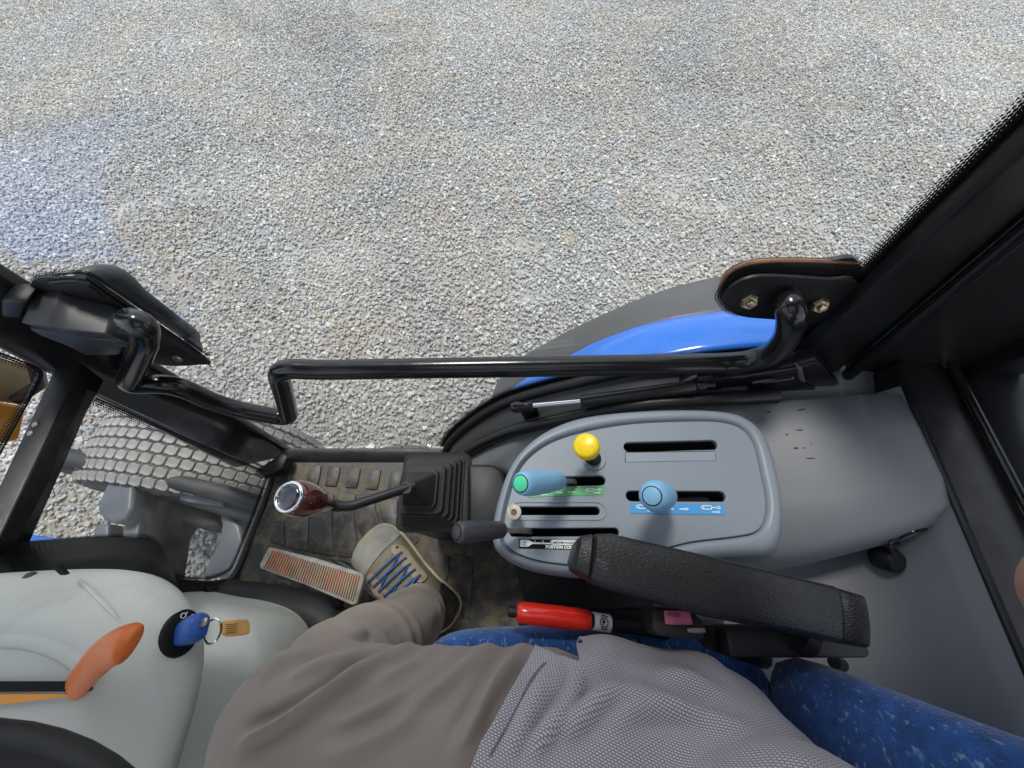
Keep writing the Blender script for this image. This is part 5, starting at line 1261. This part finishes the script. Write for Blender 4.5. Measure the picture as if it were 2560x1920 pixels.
# hem: keep the cloth inside this outline (seen from above), snapping its edge on to the line
hem = [PZ(1180, 1915, .63), PZ(*c8(0, 760), .633), PZ(*c8(120, 570), .633), PZ(*c8(240, 395), .628), PZ(*c8(340, 430), .630), PZ(*c8(436, 458), .630), PZ(*c8(420, 312), .585), PZ(*c8(416, 302), .57)]
poly = [(p.x, p.y) for p in hem]+[(.085, .05), (.7, .05), (.7, -.9), (.0, -.6), (-.06, -.42), (-.065, -.25)]
PN = np.array(poly)
def inside(p):
    x, y = p[:, 0], p[:, 1]; r = np.zeros(len(p), bool); j = len(PN)-1
    for i in range(len(PN)):
        xi, yi, xj, yj = *PN[i], *PN[j]; c_ = ((yi > y) != (yj > y)) & (x < (xj-xi)*(y-yi)/(yj-yi+1e-12)+xi); r ^= c_; j = i
    return r
sm_.vertices.foreach_set('co', co.ravel()); sm_.update()
bm = bmesh.new(); bm.from_mesh(sm_)
for a, b in zip(hem[:-1], hem[1:]):
    d_ = Vector((b.x-a.x, b.y-a.y, 0)); n_ = Vector((-d_.y, d_.x, 0)).normalized(); mc = (a+b)/2; rad_ = d_.length/2+.02
    gv = [v for v in bm.verts if (Vector((v.co.x, v.co.y, 0))-Vector((mc.x, mc.y, 0))).length < rad_]
    gf = list({f_ for v in gv for f_ in v.link_faces}); gvv = list({v for f_ in gf for v in f_.verts}); gee = list({e_ for f_ in gf for e_ in f_.edges})
    bmesh.ops.bisect_plane(bm, geom=gvv+gee+gf, plane_co=(a.x, a.y, 0), plane_no=n_)
cen_ = np.array([f_.calc_center_median()[:] for f_ in bm.faces]); ink = inside(cen_) & ~((cen_[:, 2] < .545) & (cen_[:, 0] < .083) & (cen_[:, 1] > -.16))
fs_ = list(bm.faces); bmesh.ops.delete(bm, geom=[f_ for f_, k_ in zip(fs_, ink) if not k_], context='FACES')
bmesh.ops.remove_doubles(bm, verts=bm.verts, dist=.0004)
cu_ = np.array([v.co[:] for v in bm.verts])
bmesh.ops.translate(bm, verts=bm.verts, vec=-rootloc(PE))
me = bpy.data.meshes.new('shirt'); bm.to_mesh(me); bm.free()
uvl = me.uv_layers.new(name='UVMap')
# cloth coordinates: across the lap by x and y, the fall of the side by height
for lp_ in me.loops:
    v = cu_[lp_.vertex_index]; uvl.data[lp_.index].uv = (v[0]+.35*v[2], v[1]-.75*v[2])
shirt = fin('shirt', me, shirt_fab, PE, angle=180)
s_ = shirt.modifiers.new('solid', 'SOLIDIFY'); s_.thickness = .0032; s_.offset = 1
# stitched hem line
bvh_s = BVHTree.FromPolygons([v.co+rootloc(PE) for v in me.vertices], [tuple(p.vertices) for p in me.polygons])
for shift_ in (0, 9):
    sp_ = [hit(bvh_s, c8(a+shift_, b)[0], c8(a+shift_, b)[1], .0036)[0] for a, b in ((36, 800), (75, 730), (115, 660), (155, 590), (195, 525), (235, 465), (262, 428))]
    if all(p is not None for p in sp_): tube('hem_stitch', catmull(sp_, 5), .0005, M('shirt_thread', (.15, .13, .15), .9), PE, 5)
hp_ = [PZ(1180, 1915, .640), PZ(*c8(0, 760), .643), PZ(*c8(120, 570), .643), PZ(*c8(240, 395), .638)]
# --- body: head, neck, arms and hands as one surface
bm = bmesh.new()
ellipsoid(bm, (.25, YC, 1.235), (.098, .076, .118)); ellipsoid(bm, (.225, YC, 1.185), (.075, .060, .070))
chain(bm, [((.28, YC, 1.0), .062), ((.265, YC, 1.14), .056)])
ellipsoid(bm, (.150, YC, 1.215), (.018, .014, .022))
for s in (-1, 1): ellipsoid(bm, (.265, YC+s*.078, 1.225), (.020, .010, .030))
# right arm: elbow out beside the backrest, forearm rising to the hand that holds the camera
el = (.446, -.010, .750); wr = (.165, .035, 1.05)
chain(bm, [((.31, YC+.15, .99), .052), (el, .044)]); chain(bm, [(el, .045), ((.33, .012, .88), .042), (wr, .028)])
chain(bm, [(wr, .028), ((.115, .02, 1.085), .030), ((.11, -.01, 1.12), .024)])
for k in range(4):
    b_ = Vector((.10-.006*k, -.005+.012*k, 1.125-.020*k)); chain(bm, [(tuple(b_), .0095), (tuple(b_+Vector((-.03, -.03, .012))), .009), (tuple(b_+Vector((-.052, -.03, .02))), .008), (tuple(b_+Vector((-.07, -.02, .022))), .0075)])
chain(bm, [((.115, .045, 1.07), .012), ((.085, .055, 1.10), .010), ((.06, .045, 1.12), .009)])
# left arm: hand on the steering wheel rim
el2 = (.12, YC-.27, .80); wr2 = (-.13, YC-.20, .80)
chain(bm, [((.25, YC-.17, .99), .055), (el2, .045)]); chain(bm, [(el2, .044), ((0, YC-.235, .80), .042), (wr2, .028)])
chain(bm, [(wr2, .028), ((-.165, YC-.165, .805), .030), ((-.185, YC-.145, .80), .026)])
for k in range(4):
    b_ = Vector((-.195, YC-.175+.02*k, .81-.002*k)); chain(bm, [(tuple(b_), .0095), (tuple(b_+Vector((-.025, .012, .004))), .009), (tuple(b_+Vector((-.034, .018, -.016))), .0085), (tuple(b_+Vector((-.018, .016, -.03))), .008)])
chain(bm, [((-.16, YC-.135, .805), .012), ((-.165, YC-.105, .80), .010), ((-.185, YC-.09, .79), .009)])
# the left foot's ankle and the right one
bmsk = remesh(bm, .0045, 5); off_ = rootloc(PE)
bmsk.transform(Matrix.Translation(-off_)); bmsk.materials.clear()
fin('body', bmsk, skin, PE, angle=180)
bm = bmesh.new(); chain(bm, [(ankR, .036), ((-.165, -.045, .07), .038)]); skm = remesh(bm, .006, 2); skm.transform(Matrix.Translation(-off_)); skm.materials.clear(); fin('sock', skm, shoe_dark, PE, angle=180)
bm = bmesh.new(); chain(bm, [(ankL, .036), ((-.31, -.44, .06), .036)]); skm = remesh(bm, .006, 2); skm.transform(Matrix.Translation(-off_)); skm.materials.clear(); fin('sock', skm, shoe_dark, PE, angle=180)
bm = bmesh.new(); ellipsoid(bm, (.262, YC, 1.262), (.100, .083, .105)); ellipsoid(bm, (.30, YC, 1.20), (.062, .074, .09))
hm = remesh(bm, .006, 3); c2, n2_ = arrs(hm); c2 = small_noise(c2, n2_, .006, 40); hm.vertices.foreach_set('co', c2.ravel())
hm.transform(Matrix.Translation(-off_)); hm.materials.clear(); fin('hair', hm, hair, PE, angle=180)
# --- shoes
def shoe(heel, toe, parent, detail):
    heel, toe = Vector(heel), Vector(toe); ax_ = toe-heel; L = ax_.length; fx = ax_.normalized(); fz = Vector((0, 0, 1)); fz = (fz-fx*fz.dot(fx)).normalized(); fy = fz.cross(fx)
    S_ = [(0, .008, .040), (.012, .020, .055), (.035, .031, .078), (.10, .040, .098), (.22, .043, .105), (.34, .046, .108), (.46, .051, .100), (.58, .057, .086), (.68, .061, .074), (.78, .062, .064), (.87, .057, .056), (.94, .048, .048), (.982, .033, .040), (1, .014, .030)]
    S_ = [(a, b*1.12, c) for a, b, c in S_]
    bend = lambda s: .010*math.sin(math.pi*s)
    def P3(s, w, h): return heel+fx*(s*L)+fy*(w+bend(s))+fz*h
    sole_o = [P3(s, w+.005, 0) for s, w, h in S_]+[P3(s, -w-.005, 0) for s, w, h in S_[::-1]]
    sole_o = catmull(sole_o, 2, True)
    so_ = plate('sole', [p+fz*.002 for p in sole_o], fz*.024, sole_mat, parent, (.004, 2))
    rings = []
    for s, w, h in S_:
        rings.append([P3(s, w*a, .020+(h-.020)*b) for a, b in ((1, 0), (1.0, .25), (.96, .5), (.84, .74), (.58, .92), (.25, 1.0), (-.25, 1.0), (-.58, .92), (-.84, .74), (-.96, .5), (-1.0, .25), (-1, 0))])
    upr = loft('upper', rings, shoe_lea, parent, sub=1, angle=180)
    return so_, upr, P3, (fx, fy, fz)
SH = bpy.data.objects.new('shoe', None); link(SH, PE)
hR, tR = PZ(1140, 1548, .0), PZ(918, 1346, .0)
so_, upr, P3, (fx, fy, fz_) = shoe(hR, tR, SH, True)
SECS = [(a, b*1.12, c) for a, b, c in [(0, .008, .040), (.012, .020, .055), (.035, .031, .078), (.10, .040, .098), (.22, .043, .105), (.34, .046, .108), (.46, .051, .100), (.58, .057, .086), (.68, .061, .074), (.78, .062, .064), (.87, .057, .056), (.94, .048, .048), (.982, .033, .040), (1, .014, .030)]]
KP = [(1, 0), (1.0, .25), (.96, .5), (.84, .74), (.58, .92), (.25, 1.0), (-.25, 1.0), (-.58, .92), (-.84, .74), (-.96, .5), (-1.0, .25), (-1, 0)]
def shoe_pt(s, k, lift=0.0):
    """point on the upper: s from heel 0 to toe 1, k from the outer welt (+1) over the top (0) to the inner welt (-1)"""
    w = float(np.interp(s, [a for a, b, c in SECS], [b for a, b, c in SECS])); h = float(np.interp(s, [a for a, b, c in SECS], [c for a, b, c in SECS]))
    t = (1-k)/2*(len(KP)-1); a = float(np.interp(t, range(len(KP)), [p[0] for p in KP])); b = float(np.interp(t, range(len(KP)), [p[1] for p in KP]))
    out = (fy*a*.8+fz_*(b*.9+.1)+fx*(max(s-.85, 0)*3)).normalized()
    return P3(s, w*a*.985, .020+(h-.020)*b*.985)+out*lift
def panel(name, outline, mat, lift):
    """leather overlay: outline of (s,k) pairs, shrunk in rings so that it follows the shoe"""
    o = [(p.x, p.y) for p in catmull([Vector((a, b, 0)) for a, b in outline], 4, True)]; cs = sum(p[0] for p in o)/len(o); ck_ = sum(p[1] for p in o)/len(o)
    rg = [[shoe_pt(a, b, -.002) for a, b in o]]+[[shoe_pt(cs+(a-cs)*t, ck_+(b-ck_)*t, lift) for a, b in o] for t in (.985, .8, .6, .4, .2, .05)]
    return loft(name, rg, mat, SH, cap=(False, True), angle=50)
toe_m = M('scuffed_toe', (.24, .235, .20), .5, var=.35, vs=22, bump=.3, bs=150, dirt=((.36, .31, .20), .6, 16, .5))
suede_g = M('grey_suede', (.20, .185, .15), .85, var=.25, vs=30, bump=.4, bs=300)
panel('toe_cap', [(.78, -.80), (.74, -.45), (.755, 0), (.74, .45), (.78, .80), (.90, .80), (.97, .45), (.985, 0), (.97, -.45), (.90, -.80)], toe_m, .0030)
panel('side_panel', [(.50, .90), (.48, .62), (.60, .52), (.70, .58), (.72, .90)], suede_g, .0028)
panel('side_panel', [(.28, .92), (.27, .60), (.44, .56), (.46, .92)], shoe_lea, .0034)
panel('tongue', [(.34, -.20), (.34, .20), (.50, .22), (.66, .18), (.69, 0), (.66, -.18), (.50, -.22)], M('tongue_suede', (.17, .15, .11), .85, var=.2, vs=30, bump=.5, bs=250), .0030)
for sg in (1, -1):
    panel('eyestay', [(.34, sg*.22), (.34, sg*.46), (.50, sg*.48), (.64, sg*.46), (.72, sg*.30), (.70, sg*.20), (.60, sg*.20), (.46, sg*.20)], shoe_tan, .0042)
panel('heel_counter', [(.02, .6), (.02, -.6), (.12, -.85), (.24, -.8), (.20, -.45), (.10, -.35), (.10, .35), (.20, .45), (.24, .8), (.12, .85)], shoe_dark, .0030)
se = [.68, .62, .56, .50, .44, .38]
for s1_ in se:
    for sg in (1, -1):
        p_ = shoe_pt(s1_, sg*.32, .0046); nn = (shoe_pt(s1_, sg*.32, .02)-p_).normalized()
        lathe('eyelet', [(.0018, -.001), (.0036, .0), (.0036, .0012), (.0022, .0014)], p_, nn, shoe_dark, SH, 12)
for i_l in range(len(se)):
    a_, b_ = se[i_l], se[min(i_l+1, len(se)-1)]
    for sg, lf in ((-1, .0066), (1, .0100))[0 if i_l % 2 else 1:]:
        tube('lace', catmull([shoe_pt(a_, .33*sg, .0050), shoe_pt(a_*.8+b_*.2, .18*sg, lf), shoe_pt((a_+b_)/2, 0, lf+.0005), shoe_pt(a_*.2+b_*.8, -.18*sg, lf), shoe_pt(b_, -.33*sg, .0050)], 5), .0025 if sg > 0 else .0020, blue_lace, SH, 7, angle=80)
SH2 = bpy.data.objects.new('shoe', None); link(SH2, PE)
shoe((-.24, -.44, 0), (-.53, -.47, 0), SH2, False)
